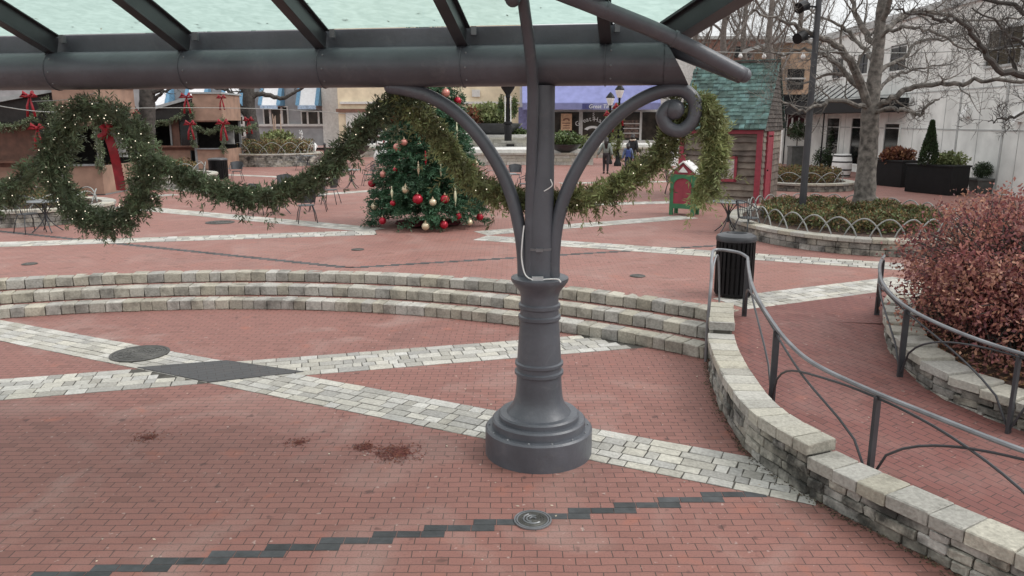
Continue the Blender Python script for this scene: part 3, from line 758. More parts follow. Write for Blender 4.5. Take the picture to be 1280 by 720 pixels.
garland('garland', 'fir garland draped from the left edge of the photo to the round wreath', [bp(x, y, BO) for x, y in [(-110, 160), (-60, 225), (-20, 246), (15, 236), (45, 213), (70, 196), (80, 180)]], .12, 620, NEEDLE, 30, 22)
garland('garland', 'fir garland sagging between the round wreath and the Christmas tree', [bp(x, y, BO) for x, y in [(195, 195), (218, 214), (245, 226), (275, 236), (310, 245), (345, 241), (385, 226), (412, 208), (436, 182), (460, 152), (490, 130), (522, 120)]], .085, 1150, NEEDLE, 70, 42, sprig=.13)
garland('garland', 'fir garland sagging behind the ornate column in front of the Christmas tree', [bp(x, y, BO-.02) for x, y in [(498, 122), (522, 138), (548, 168), (575, 205), (605, 232), (645, 247), (690, 251), (735, 244), (775, 228), (808, 206), (832, 184), (844, 156), (850, 128)]], .09, 1300, NEEDLEB, 110, 40, sprig=.13)
garland('garland', 'bright green fir garland end hanging straight down beyond the beam end by the cabin', [bp(x, y, -.05) for x, y in [(866, 122), (882, 134), (893, 158), (895, 188), (889, 214), (880, 236), (875, 246)]], .07, 520, NEEDLEB, 60, 8, seed_t=(.35, 1), sprig=.15)
# ================================================================== CHRISTMAS TREE
TB = G(535, 281, ZU); TY = TB.y+.1; TX = TB.x; HT = 5.7; RB = 1.43
xt = thing('christmas_tree', 'decorated Christmas tree with red and champagne baubles standing on the upper brick plaza', 'Christmas tree', (TX, TY, ZU))
mb = MB(); mb.tube([(TX, TY, ZU), (TX, TY, ZU+HT*.98)], [.09, .015], 8); mb.build('trunk', BARK, xt)
def trr(z):   # crown radius by height above plaza
    t = (z-.18)/(HT-.18); return RB*(1-t)**.80 if t >= 0 else RB*.9
mb = MB(); O = []; D = []; Ls = []
nb = 520
for i in range(nb):
    z = .20+(HT-.25)*(1-math.sqrt(1-i/nb*.985)); a = i*2.39996+rnd.gauss(0, .2); rm = trr(z)*rnd.uniform(.86, 1.08)
    tip = Vector((math.cos(a)*rm, math.sin(a)*rm, z+rnd.uniform(-.12, .05))); st0 = Vector((0, 0, z+.18*rm)); d = (tip-st0)
    mb.tube([st0+Vector((TX, TY, ZU)), tip*.93+st0*.07+Vector((TX, TY, ZU))], [.018, .006], 4, False)
    for j in range(int(7+rm*13)):
        t = 1-rnd.random()**1.7*.75; p = st0+d*t; lat = Vector((-math.sin(a), math.cos(a), 0))*rnd.choice((-1, 1))*rnd.uniform(.2, 1)
        O.append(p+Vector((TX, TY, ZU))); D.append(d.normalized()*.8+lat+Vector((0, 0, rnd.uniform(-.35, .35)))); Ls.append(rnd.uniform(.16, .3))
sprigs(mb, O, D, np.array(Ls), 11, .078, .012, 0, 1, droop=.5)
mb.build('foliage', FIR, xt)
mb = MB(); 
for i in range(15):
    a0, a1 = 2*math.pi*i/15, 2*math.pi*(i+1)/15
    mb.quad((TX, TY, ZU+.22), (TX+.85*math.cos(a0), TY+.85*math.sin(a0), ZU+.02+.05*(i % 2)), (TX+.85*math.cos(a1), TY+.85*math.sin(a1), ZU+.02+.05*((i+1) % 2)), (TX, TY, ZU+.221))
tag(mb.build('tree_skirt', CLOTHR), 'dark red cloth skirt spread on the bricks under the Christmas tree', 'tree skirt')
BA = [(521, 134, 'R', 1.15, 'large red flattened bauble near the top left of the Christmas tree'), (572, 126, 'R', 1, 'red bauble at the top right edge of the Christmas tree under the beam'), (557, 116, 'P', 1.1, 'rose bauble highest on the Christmas tree just under the beam'),
 (489, 148, 'R', .95, 'red bauble high on the left edge of the Christmas tree'), (544, 150, 'G', 1.1, 'champagne bauble high in the middle of the Christmas tree'), (554, 172, 'R', 1.1, 'red bauble at mid height right of the garland on the Christmas tree'),
 (497, 184, 'P', 1.1, 'rose bauble on the left flank of the Christmas tree at mid height'), (505, 178, 'P', .9, 'smaller dull rose bauble beside a larger one on the tree'), (580, 201, 'G', 1.0, 'champagne bauble on the right edge of the Christmas tree above a red one'),
 (589, 208, 'R', 1.15, 'red bauble on the right edge of the tree below a champagne one'), (595, 205, 'G', .7, 'small pale bauble farthest right at mid height of the tree'), (465, 229, 'R', 1.1, 'red bauble farthest left on the Christmas tree'),
 (494, 212, 'R', .6, 'small red bauble left of centre on the Christmas tree'), (479, 218, 'P', .9, 'rose bauble above the leftmost red bauble on the tree'), (507, 237, 'G', 1, 'champagne bauble above the biggest red bauble low on the tree'),
 (522, 249, 'R', 1.3, 'biggest red bauble low in the middle of the Christmas tree'), (556, 249, 'R', 1.15, 'red bauble low on the right of a champagne bauble at tree centre'), (541, 253, 'G', .95, 'champagne bauble between two red baubles low on the tree'),
 (491, 254, 'R', .75, 'small red bauble low left on the Christmas tree'), (468, 258, 'G', .95, 'pale bauble lowest on the left edge of the Christmas tree'), (478, 276, 'R', .95, 'red bauble hanging lowest at the left foot of the tree'),
 (532, 283, 'G', 1, 'champagne bauble hanging lowest in front of the red tree skirt'), (555, 281, 'R', 1.05, 'red bauble at the bottom in front of the right side of the skirt'), (573, 270, 'R', .85, 'red bauble low right, left of the corner bauble of the tree'),
 (600, 271, 'R', .95, 'red bauble at the lower right corner of the Christmas tree'), (587, 278, 'G', .8, 'pale bauble at the lower right beside the corner red bauble'),
 (571, 165, 'S', 1.2, 'long pearl spindle ornament high on the right of the tree'), (532, 198, 'SR', .9, 'pink red spindle ornament at the centre of the Christmas tree'), (523, 211, 'SG', .9, 'gold finial ornament left of the tree centre'),
 (551, 213, 'S', .8, 'short pearl finial ornament right of the tree centre'), (569, 245, 'S', 1.5, 'longest pearl spindle ornament low on the right of the tree'), (490, 241, 'S', .8, 'small pearl drop ornament low on the left of the tree')]
for px, py, k, s, lab in BA:
    Y = TY
    for _ in range(6):
        p = at(px, py, Y); rr_z = trr(max(.3, p.z-ZU))*1.0; dx = p.x-TX; Y = TY-math.sqrt(max(.02, rr_z**2-dx*dx))
    p = at(px, py, Y-.06)
    if k in 'RGP':
        r = .095*s; mb = MB(); mb.ball((p.x, p.y, p.z), r, 16, 10, .72 if 'flattened' in lab else 1)
        o = mb.build('bauble', {'R': BAUR, 'G': BAUG, 'P': BAUP}[k], smooth='all')
        c = MB(); c.lathe([(.022, 0), (.022, .03), (.006, .034), (.006, .06)], (p.x, p.y, p.z+r*.95), 8); c.build('cap', BAUG, o)
        tag(o, lab, 'bauble', 'baubles on the Christmas tree')
    else:
        h = .2*s; mb = MB(); mb.lathe([(.002, -h), (.016, -h*.6), (.035, -h*.1), (.032, h*.2), (.014, h*.6), (.01, h*.7), (.018, h*.76), (.004, h)], (p.x, p.y, p.z), 10)
        o = mb.build('spindle_ornament', {'S': SPIN, 'SR': BAUR, 'SG': BAUG}[k], smooth='all'); tag(o, lab, 'ornament', 'spindle ornaments on the Christmas tree')
# ================================================================== PLANTERS
def hedge_ring(mb, cx, cy, rx, ry, z0, z1, n, r0=.45, r1=.86, L=.06):
    a = npr.random(n)*2*np.pi; r = np.sqrt(npr.random(n)*(r1**2-r0**2)+r0**2)
    lump = .82+.22*np.sin(a*7+1)*np.sin(r*9)+.1*np.sin(a*17)
    z = z0+(z1-z0)*lump*(1-npr.random(n)**2.2)
    P = np.stack([cx+rx*r*np.cos(a), cy+ry*r*np.sin(a), z], 1); D = npr.normal(size=(n, 3)); D[:, 2] += .5
    mb.blades(P, D, npr.uniform(.6, 1.4, n)*L, L*.3, npr.random(n))
def planter(label, cx, cy, rx, ry, h, hedge, nleaf, hh, arches, arch_h=.36, name='stone_planter', r0=.35, r1=.8, L=.06, elabel=None, soil=None, hl=None):
    root = thing(name, label, 'planter', (cx, cy, ZU))
    cv = Curve([(cx+rx*math.cos(2*math.pi*i/32), cy+ry*math.sin(2*math.pi*i/32)) for i in range(32)], closed=True, n=6)
    cs = MB(); nc = max(2, round((h-.08)/.1)); ch = (h-.08)/nc
    for i in range(nc): course(cs, cv, 0, -.2, ZU-.01+i*ch+.003, ZU-.01+(i+1)*ch-.003, .18, .42, .007, 0, cv.L, rnd.random(), jo=.01)
    cs.build('wall_blocks', WALLS, root, bevel=.009)
    cp = MB(); course(cp, cv, .04, -.30, ZU+h-.085, ZU+h, .26, .40, .006, 0, cv.L, jo=.005); cp.build('cap_stones', COPE, root, bevel=.01)
    so = MB(); so.poly([(cx+(rx-.2)*math.cos(2*math.pi*i/32), cy+(ry-.2)*math.sin(2*math.pi*i/32), ZU+h-.03) for i in range(32)]); so.build('soil', SOIL, root)
    if nleaf:
        for mname, frac in hedge:
            mb = MB(); hedge_ring(mb, cx, cy, rx, ry, ZU+h-.05, ZU+h+hh, int(nleaf*frac), r0, r1, L)
            o = mb.build('low_hedge', mname); tag(o, hl+(' with green leaves' if mname is HEDGE else ' with brown leaves'), 'hedge')
    if arches:
        e = thing('arched_edging', elabel, 'edging', (cx, cy, ZU+h))
        k = arches; kx, ky = (rx-.42)/rx, (ry-.42)/ry
        for i in range(k):
            a0 = 2*math.pi*i/k; sp = 2*math.pi/k*1.5; pp = []
            for j in range(13):
                t = j/12; a = a0+sp*t; pp.append((cx+rx*kx*math.cos(a), cy+ry*ky*math.sin(a), ZU+h-.03+arch_h*math.sin(math.pi*t)**.75))
            m = MB(); m.tube(pp, .016, 6, False); m.build('hoop', EDGING, e, smooth='all')
    return root
planter('large oval stone planter with white hooped edging around a bare tree and lamp post', 7.75, 17.75, 2.55, 3.2, .33, [(HEDGE, .58), (HEDGEB, .42)], 19000, .33, 30, .37, r0=.25, r1=.72, L=.075, elabel='white hooped edging in the large oval planter at right', hl='low clipped hedge around the bare tree at right')
planter('small stone planter beyond the cabin with brown hedge and white hoops', 11.3, 30.2, 1.9, 1.9, .30, [(HEDGEB, .7), (HEDGE, .3)], 5000, .5, 12, .40, r0=.1, r1=.75, L=.09, elabel='white hooped edging in the small planter beyond the cabin', hl='low hedge in the small planter beyond the cabin')
planter('stone planter at the left edge behind garland and bistro table', -13.0, 20.5, 2.2, 1.9, .42, [(HEDGE, .5), (HEDGEB, .5)], 5000, .3, 12, .36, r0=.1, r1=.7, L=.07, elabel='white hooped edging in the planter at the left edge', hl='low planting in the planter at the left edge')
planter('stone planter seen through the wreath around a bare trunk', -14.6, 31.2, 2.6, 2.2, .5, [(HEDGEB, .6), (HEDGE, .4)], 4500, .5, 14, .45, r0=.1, r1=.7, L=.09, elabel='white hooped edging in the planter seen through the wreath', hl='low hedge in the planter seen through the wreath')
planter('far stone planter before the grey building with brown hedge and bare tree', -14.4, 46.5, 3.0, 2.6, .72, [(HEDGEB, .6), (HEDGE, .4)], 6500, .75, 16, .65, r0=.05, r1=.84, L=.11, elabel='white hooped edging in the far planter before the grey building', hl='hedge in the far planter before the grey building')
# ================================================================== BARE TREES
def branch(mb, p, d, L, r, lev, n=4, wob=.22, up=.05, kids=(4, 4, 3), ratio=.55):
    k = max(3, int(4+L*1.5)) if lev else 3; pts = [p.copy()]; rs = [r]; q = p.copy(); dd = d.normalized()
    for i in range(k):
        dd = (dd+Vector((rnd.gauss(0, wob), rnd.gauss(0, wob), rnd.gauss(0, wob)+up))).normalized(); q = q+dd*(L/k); pts.append(q.copy()); rs.append(r*(1-.75*(i+1)/k))
    mb.tube(pts, rs, n if r > .02 else 3, False)
    if lev > 0:
        spawn(mb, pts, rs, lev, kids, ratio, wob, up, L)
def spawn(mb, pts, rs, lev, kids, ratio, wob, up, L, f0=.15):
    cnt = kids[lev-1]
    for i in range(cnt):
        t = f0+(1-f0)*(i+rnd.random())/cnt; x = t*(len(pts)-1); a = min(int(x), len(pts)-2); p = pts[a].lerp(pts[a+1], x-a); ax = (pts[a+1]-pts[a]).normalized()
        v = Vector((rnd.gauss(0, 1), rnd.gauss(0, 1), rnd.gauss(0, 1)+.25)); v -= ax*v.dot(ax); v.normalize()
        rr = max(.0055, rs[a]*.42); branch(mb, p, ax*rnd.uniform(.5, 1.0)+v*rnd.uniform(.6, 1.1), L*ratio*rnd.uniform(.6, 1.15), rr, lev-1, 4, wob, up, kids, ratio)
def limb_tree(name, label, trunk, limbs, m, lev=3, kids=(3, 4, 5), group=None, wob=.2):
    root = thing(name, label, 'tree', tuple(trunk[0][0]), group)
    mb = MB(); tp = [Vector(p) for p, r in trunk]; tr = [r for p, r in trunk]
    c = Curve(tp, n=6).p; rs = list(np.interp(np.linspace(0, len(tr)-1, len(c)), range(len(tr)), tr)); mb.tube(c, [r*rnd.uniform(.94, 1.06) for r in rs], 14); mb.build('trunk', m, root, smooth='all')
    cb = MB()
    for pts, r0, r1, L in limbs:
        c = Curve(pts, n=6).p; k = len(c); rs = [r0+(r1-r0)*i/(k-1) for i in range(k)]
        c = [p+Vector((rnd.gauss(0, .02), rnd.gauss(0, .02), rnd.gauss(0, .025))) if 0 < i < k-1 else p for i, p in enumerate(c)]
        cb.tube(c, rs, 8); spawn(cb, c, rs, lev, kids, .6, wob, .05, L)
    cb.build('crown', m, root)
    return root
TR = 19.2
A = lambda x, y, dy=0: at(x, y, TR+dy)
b0 = at(1080, 262, TR); b0.z = ZU+.25
limb_tree('bare_tree', 'large bare tree with a thick grey trunk rising from the large oval planter', [(b0, .30), (A(1082, 225), .24), (A(1086, 180), .21), (A(1088, 140), .22), (A(1092, 105), .165), (A(1098, 60), .14), (A(1102, 10), .11), (A(1112, -60), .08), (A(1120, -140), .05)],
 [([A(1088, 140), A(1070, 90, -.3), A(1045, 55, -.5), A(1020, 45, -.8), A(985, 28, -1.0), A(940, 12, -1.2)], 0.116, 0.018, 2.2),
  ([A(1086, 138), A(1050, 125, -.6), A(1022, 132, -.9), A(1000, 138, -1.2), A(975, 125, -1.5)], 0.068, 0.012, 1.6),
  ([A(1088, 138), A(1115, 122, -.4), A(1150, 107, -.6), A(1190, 104, -1.0), A(1235, 101, -1.4), A(1290, 104, -1.8)], 0.082, 0.036, 1.7),
  ([A(1090, 142), A(1115, 136, -.8), A(1135, 138, -1.1), A(1149, 144, -1.2), A(1158, 133, -1.3), A(1174, 124, -1.4)], 0.058, 0.021, 0.7),
  ([A(1098, 60), A(1075, 30, .3), A(1062, -10, .5), A(1050, -60, .6)], 0.088, 0.024, 2.2),
  ([A(1100, 40), A(1130, 20, .5), A(1165, 15, .8), A(1215, 25, 1.0), A(1280, 22, 1.2)], 0.075, 0.018, 2.0),
  ([A(1100, 30), A(1120, -10, -.5), A(1150, -40, -.9), A(1200, -60, -1.2)], 0.075, 0.018, 2.3),
  ([A(1090, 110), A(1060, 95, .6), A(1035, 92, 1.0), A(1005, 105, 1.4), A(975, 98, 1.7)], 0.061, 0.012, 1.7),
  ([A(1094, 90), A(1125, 75, .5), A(1150, 50, .9), A(1185, 48, 1.2), A(1220, 40, 1.4)], 0.061, 0.012, 1.7),
  ([A(1096, 80), A(1075, 55, .9), A(1048, 30, 1.2), A(1015, 15, 1.5), A(985, -15, 1.6)], .06, .012, 1.8),
  ([A(1099, 45), A(1128, 35, -.7), A(1160, 38, -1.0), A(1200, 58, -1.2), A(1235, 62, -1.3)], .05, .012, 1.6),
  ([A(1092, 115), A(1118, 95, .8), A(1150, 85, 1.0), A(1190, 80, 1.2)], .05, .012, 1.6),
  ([A(1086, 125), A(1040, 75, .4), A(1010, 62, .5), A(975, 68, .6), A(940, 60, .6)], 0.068, 0.012, 1.7)], BARK, 3, (4, 7, 9), wob=.26)
TQ = 14.5
B = lambda x, y, dy=0: at(x, y, TQ+dy)
q0 = at(1420, 300, TQ); q0.z = ZU
limb_tree('bare_tree', 'bare tree standing outside the right edge with branches reaching across the white facade', [(q0, .3), (B(1416, 230), .26), (B(1405, 150), .22), (B(1400, 60), .18), (B(1398, -80), .10)],
 [([B(1403, 140), B(1340, 112, -.2), B(1290, 97, -.3), B(1248, 86, -.4), B(1228, 62, -.4), B(1208, 32, -.5), B(1170, 22, -.5), B(1120, 12, -.6)], 0.082, 0.018, 1.4),
  ([B(1400, 60), B(1340, 30, .2), B(1290, 18, .3), B(1240, 0, .4), B(1190, -8, .4)], 0.075, 0.018, 1.6),
  ([B(1402, 120), B(1350, 105, .3), B(1300, 75, .4), B(1260, 40, .4), B(1215, 10, .3)], .055, .012, 1.5),
  ([B(1404, 150), B(1330, 135, .1), B(1285, 140, .1), B(1255, 150, .0), B(1235, 152, 0)], 0.048, 0.009, 1.0),
  ([B(1401, 100), B(1350, 70, .5), B(1300, 40, .6), B(1262, 55, .6), B(1225, 70, .6)], 0.054, 0.012, 1.4)], BARKD, 3, (4, 7, 9), wob=.26)
# left trunks
tl = at(182, 225, 31.0); tl.z = ZU+.3
C_ = lambda x, y, dy=0, Y=31: at(x, y, Y+dy)
limb_tree('bare_tree', 'bare tree trunk between the two kiosks behind the round wreath', [(tl, .36), (C_(182, 190), .33), (C_(184, 150), .30), (C_(184, 120), .29), (C_(186, 80), .24), (C_(190, 20), .15)],
 [([C_(182, 150), C_(165, 135), C_(152, 118), C_(135, 100), C_(110, 70)], .13, .04, 1.3), ([C_(186, 120), C_(215, 95), C_(250, 60), C_(270, 20)], .14, .04, 1.6), ([C_(182, 140), C_(200, 118), C_(212, 112), C_(240, 95)], .08, .03, 1.0)], BARKD, 2, (4, 5, 5))
tm = at(317, 190, 46.5); tm.z = ZU+.6
limb_tree('bare_tree', 'bare tree with forked limbs in the far planter before the grey building', [(tm, .42), (C_(316, 165, 0, 46.5), .38), (C_(312, 140, 0, 46.5), .36), (C_(311, 118, 0, 46.5), .33), (C_(314, 80, 0, 46.5), .22), (C_(318, 20, 0, 46.5), .1)],
 [([C_(313, 150, 0, 46.5), C_(297, 130, 0, 46.5), C_(287, 115, 0, 46.5), C_(268, 110, 0, 46.5)], .2, .06, 1.6), ([C_(312, 125, 0, 46.5), C_(325, 117, 0, 46.5), C_(350, 123, 0, 46.5), C_(368, 116, 0, 46.5), C_(385, 105, 0, 46.5)], .18, .06, 1.6), ([C_(311, 120, 0, 46.5), C_(300, 108, 0, 46.5), C_(280, 85, 0, 46.5)], .18, .05, 2)], BARKD, 2, (4, 5, 5))
# far trees behind the cabin
for i, (px, Y, top, lab) in enumerate([(905, 62, -30, 'distant bare grey tree behind the left of the shingled cabin roof'), (962, 58, -60, 'distant bare grey tree with a thick trunk behind the cabin roof ridge'), (930, 72, -20, 'farthest bare tree between two others over the cabin roof'), (1000, 66, -40, 'distant bare tree in front of the tan building beside the lamp post'), (870, 70, -20, 'distant bare tree beyond the end of the canopy beam')]):
    b = at(px, 178, Y); b.z = ZU; tr_ = [(b, .35), (at(px+2, 100, Y), .3), (at(px-1, 50, Y), .24), (at(px+3, 0, Y), .16), (at(px, top, Y), .06)]
    lm = []
    for j in range(9):
        y0 = 108-12*j+rnd.uniform(-7, 7); sx = rnd.choice((-1, 1))*rnd.uniform(.35, 1.3)
        lm.append(([at(px, y0, Y), at(px+18*sx, y0-22, Y+rnd.uniform(-1.5, 1.5)), at(px+34*sx, y0-55, Y+rnd.uniform(-2.5, 2.5)), at(px+48*sx, y0-95, Y+rnd.uniform(-3, 3))], .10, .02, 3.2))
    limb_tree('bare_tree', lab, tr_, lm, BARKF, 3, (4, 6, 8), 'bare trees beyond the cabin')
# ================================================================== RED BUSH
rb = thing('bush', 'large bush of dry reddish brown leaves spilling over the planter wall at right', 'bush', (5.75, 8.45, .5))
bs = Vector((5.75, 8.45, .5)); lv = MB(); sm = MB(); P = []; Dn = []; T = []; Ls = []
lobes = [((5.75, 8.25, 1.35), (1.2, 1.15, .85)), ((6.3, 8.6, 1.55), (1.25, 1.2, .85)), ((5.5, 7.75, 1.0), (.9, .9, .6)), ((5.65, 9.0, 1.45), (.95, .9, .75)), ((6.2, 7.4, 1.15), (1.0, .9, .75)), ((6.9, 7.9, 1.4), (1.0, 1.1, .9)), ((5.2, 8.5, 1.05), (.75, .8, .5)), ((5.15, 8.0, 1.2), (.6, .6, .55))]
for (c, rd) in lobes:
    c = Vector(c)
    for i in range(330):
        u = Vector((rnd.gauss(0, 1), rnd.gauss(0, 1), rnd.gauss(0, 1))).normalized(); s = rnd.uniform(.45, 1.04)
        tip = c+Vector((u.x*rd[0], u.y*rd[1], u.z*rd[2]))*s
        if tip.z < .62 or (tip.x < 4.95 and tip.z < .75 and rnd.random() < .4) or (tip.x < 5.25 and .72 < tip.z < 1.15 and rnd.random() < .72): continue
        o = bs+Vector((rnd.gauss(0, .25), rnd.gauss(0, .25), 0)); mid = o.lerp(tip, .5)+Vector((rnd.gauss(0, .12), rnd.gauss(0, .12), .25))
        sm.tube(Curve([o, mid, tip], n=4).p, [.016, .015, .014, .012, .011, .01, .008, .006, .004], 4, False)
        tt = rnd.random()
        for k in range(rnd.randint(22, 34)):
            q = tip+Vector((rnd.gauss(0, .10), rnd.gauss(0, .10), rnd.gauss(0, .07))); P.append(tuple(q)); d = Vector((rnd.gauss(0, .7), rnd.gauss(0, .7), -.55+rnd.gauss(0, .5))); Dn.append(tuple(d)); Ls.append(rnd.uniform(.032, .064)); T.append(min(1, max(0, tt+rnd.gauss(0, .2))))
lv.blades(P, Dn, np.array(Ls), np.array(Ls)*.27, np.array(T))
lv.build('foliage', LEAFR, rb); sm.build('stems', BARKD, rb)
# ================================================================== STREET FURNITURE
def trash(loc, r, h, label):
    o = thing('trash_can', label, 'trash can', loc, 'black litter bins on the plaza'); x, y, z = loc
    mb = MB(); mb.lathe([(r*.9, .03), (r*.9, h*.88)], loc, 28)
    mb.build('liner', BLACK, o, smooth=True)
    n = 26
    for i in range(n):
        a = 2*math.pi*i/n; b = MB(); c = (x+r*math.cos(a), y+r*math.sin(a), z+h*.47); b.box(c, (.014, r*2*math.pi/n*.62, h*.82), a)
        b.build('slat', BLACK, o)
    for zz in (.05, h*.45, h*.86):
        b = MB(); b.lathe([(r*.965, -.02), (r*.985, -.02), (r*.985, .02), (r*.965, .02)], (x, y, z+zz), 28, capb=False, capt=False); b.build('hoop', BLACK, o)
    b = MB(); b.lathe([(r*1.06, h*.88), (r*1.08, h*.92), (r*1.02, h*.96), (r*.8, h*.99), (r*.55, h), (r*.5, h*.965), (.02, h*.96)], loc, 32); b.build('lid', METALD, o, smooth=True)
    return o
c = G(922, 374, ZU); trash((c.x, c.y+.25, ZU), .275, .95, 'black slatted litter bin standing behind the end of the low wall')
c = G(274, 224, ZU); trash((c.x, c.y, ZU), .40, .95, 'black litter bin beside the right kiosk in the distance')
# bistro sets
def table_proto():
    o = thing('bistro_table', 'x', 'table', (0, 0, 0)); r = .40
    b = MB(); b.lathe([(r-.02, .715), (r, .72), (r, .735), (r-.01, .74)], n=28); b.build('table_top', TABLEM, o, local=True, smooth=True)
    b = MB(); b.tube([(0, 0, .25), (0, 0, .715)], .022, 8); b.build('stem', CHAIRM, o, local=True)
    for i in range(4):
        a = math.pi/4+i*math.pi/2; b = MB(); cx, sy = math.cos(a), math.sin(a)
        b.tube(smooth3([(cx*.22, sy*.22, .70), (cx*.06, sy*.06, .5), (cx*.03, sy*.03, .36), (cx*.16, sy*.16, .16), (cx*.33, sy*.33, .012)], 4), .013, 6); b.build('leg', CHAIRM, o, local=True, smooth='all')
    return o
def chair_proto(m, solid=True):
    o = thing('metal_chair', 'x', 'chair', (0, 0, 0))
    b = MB(); b.lathe([(.20, .435), (.215, .44), (.215, .452), (.19, .458), (.02, .448)], n=20); b.build('seat', m, o, local=True, smooth=True)
    # back faces +y side; sitter looks to -y
    b = MB(); n = 12
    for i in range(n):
        a0 = R(15+150*i/n); a1 = R(15+150*(i+1)/n)
        if solid:
            b.quad((.235*math.cos(a0), .19*math.sin(a0)+.02, .52), (.235*math.cos(a1), .19*math.sin(a1)+.02, .52), (.27*math.cos(a1), .24*math.sin(a1)+.04, .80+.05*math.sin(a1)), (.27*math.cos(a0), .24*math.sin(a0)+.04, .80+.05*math.sin(a0)))
        else:
            b.tube([(.235*math.cos(a0), .19*math.sin(a0)+.02, .45), (.27*math.cos(a0), .24*math.sin(a0)+.04, .82+.04*math.sin(a0))], .007, 4)
    if not solid: b.tube([(.25*math.cos(R(15+150*i/n)), .21*math.sin(R(15+150*i/n))+.03, .64) for i in range(n+1)], .006, 4)
    b.build('backrest', m, o, local=True)
    b = MB(); pp = [(.23, -.20, .455), (.26, -.17, .62), (.275, -.02, .665)]+[(.275*math.cos(R(10+160*i/10)), .245*math.sin(R(10+160*i/10))+.04, .68+.17*math.sin(R(10+160*i/10))) for i in range(11)]+[(-.275, -.02, .665), (-.26, -.17, .62), (-.23, -.20, .455)]
    b.tube(pp, .012, 6); b.build('arm_frame', m, o, local=True, smooth='all')
    for sx in (-1, 1):
        for sy in (-1, 1):
            b = MB(); b.tube([(sx*.15, sy*.15, .44), (sx*.205, sy*.20, .25), (sx*.24, sy*.25, .005)], .012, 6); b.build('leg', m, o, local=True, smooth='all')
    return o
tp_, ch_, cm_, cf_ = table_proto(), chair_proto(CHAIRM), chair_proto(CHAIRM, False), chair_proto(CHAIRP, False)
used = set()
def put(proto, px, py, rz, label, group, sc=1):
    c = G(px, py, ZU)
    if proto.name not in used and proto['label'] == 'x':
        used.add(proto.name); o = proto; o.location = c; o.rotation_euler[2] = R(rz); o['label'] = label; o['group'] = group
    else: o = dup(proto, c, R(rz), label, group)
    return o
TG, CG = 'bistro tables on the upper plaza', 'metal chairs on the upper plaza'
put(tp_, 909, 291, 0, 'grey bistro table between the cabin and the large oval planter', TG)
put(cm_, 934, 297, 115, 'dark metal chair beside the table at the large oval planter', CG)
put(tp_, 60, 290, 0, 'grey bistro table in front of the planter at the left edge', TG)
put(cm_, 38, 291, 60, 'dark metal chair left of the table at the left edge planter', CG)
put(tp_, 352, 267, 20, 'bistro table behind the garland left of the Christmas tree', TG)
put(ch_, 326, 268, 75, 'dark chair left of the table behind the garland', CG); put(ch_, 384, 278, 200, 'dark chair nearest of the set behind the garland', CG)
put(ch_, 355, 251, -10, 'dark chair on the far side of the table behind the garland', CG); put(ch_, 414, 255, -95, 'dark chair apart at the right of the set behind the garland', CG)
put(ch_, 398, 264, -80, 'dark chair right of the table behind the garland', CG)
put(tp_, 440, 236, 0, 'bistro table just left of the Christmas tree', TG)
put(cf_, 431, 228, 10, 'faded pinkish chair behind the table left of the Christmas tree', CG); put(cm_, 461, 232, -70, 'dark slatted chair right of the table left of the Christmas tree', CG)
put(cm_, 467, 226, -30, 'dark slatted chair farthest behind the table left of the tree', CG)
put(tp_, 385, 212, 0, 'far bistro table beside the white wire deer', TG)
put(cm_, 378, 213, 60, 'dark chair beside the far planter near the white wire deer', CG); put(cf_, 399, 213, -60, 'faded pinkish chair right of the far table by the white deer', CG)
put(ch_, 297, 227, 10, 'dark chair standing alone beside the far litter bin', CG)
put(tp_, 632, 243, 0, 'bistro table left of the column behind the bracket', TG)
put(ch_, 644, 232, 0, 'dark chair behind the table left of the column', CG); put(ch_, 655, 246, -80, 'dark chair half hidden by the column', CG)
put(cf_, 600, 230, 30, 'faded pinkish chair between the Christmas tree and the bracket', CG); put(cf_, 614, 226, -20, 'faded pinkish chair nearer the column than its twin', CG)
put(cm_, 840, 243, 80, 'dark chair behind the green letter box', CG)
# letter box
c = G(855, 268, ZU); lbx = thing('letter_box', 'green and red wooden letter box on legs with a white gable roof', 'letter box', (c.x, c.y, ZU))
GRN = mat('green_paint', (.035, .16, .07), .5, var=.12); CRM = mat('crimson_paint', (.27, .035, .055), .55, var=.12)
x, y, z = c; W = .70; D = .46; hb = 1.12
M_ = Matrix.Rotation(R(-31), 3, 'Z'); T = lambda p: Vector((x, y, z))+M_ @ Vector(p)
def lbox(mb, cc, d): mb.box(T(cc), d, M=M_)
b = MB(); lbox(b, (0, 0, .20+(hb-.20)/2), (W-.02, D, hb-.20)); b.hexa([T(p) for p in ((-W/2+.01, -D/2, hb), (W/2-.01, -D/2, hb), (W/2-.01, D/2, hb), (-W/2+.01, D/2, hb), (-.01, -D/2, hb+.30), (.01, -D/2, hb+.30), (.01, D/2, hb+.30), (-.01, D/2, hb+.30))]); b.build('body', CRM, lbx)
b = MB()
for sx in (-1, 1):
    for sy in (-1, 1): lbox(b, (sx*(W/2-.045), sy*(D/2-.02), .55), (.10, .065, 1.14))
lbox(b, (0, -D/2-.012, .25), (W-.17, .03, .13)); lbox(b, (W/2, 0, .25), (.03, D-.05, .13)); lbox(b, (W/2-.0, 0, hb-.1), (.03, D-.05, .2))
for i in range(12):   # arched top of the front panel
    a0, a1 = math.pi*i/12, math.pi*(i+1)/12; w = W/2-.10
    q = [(w*math.cos(a0), hb-.30+.2*math.sin(a0)), (w*math.cos(a1), hb-.30+.2*math.sin(a1))]
    b.hexa([T((q[1][0], -D/2-.03, q[1][1])), T((q[0][0], -D/2-.03, q[0][1])), T((q[0][0], -D/2+.01, q[0][1])), T((q[1][0], -D/2+.01, q[1][1])), T((q[1][0], -D/2-.03, hb)), T((q[0][0], -D/2-.03, hb)), T((q[0][0], -D/2+.01, hb)), T((q[1][0], -D/2+.01, hb))])
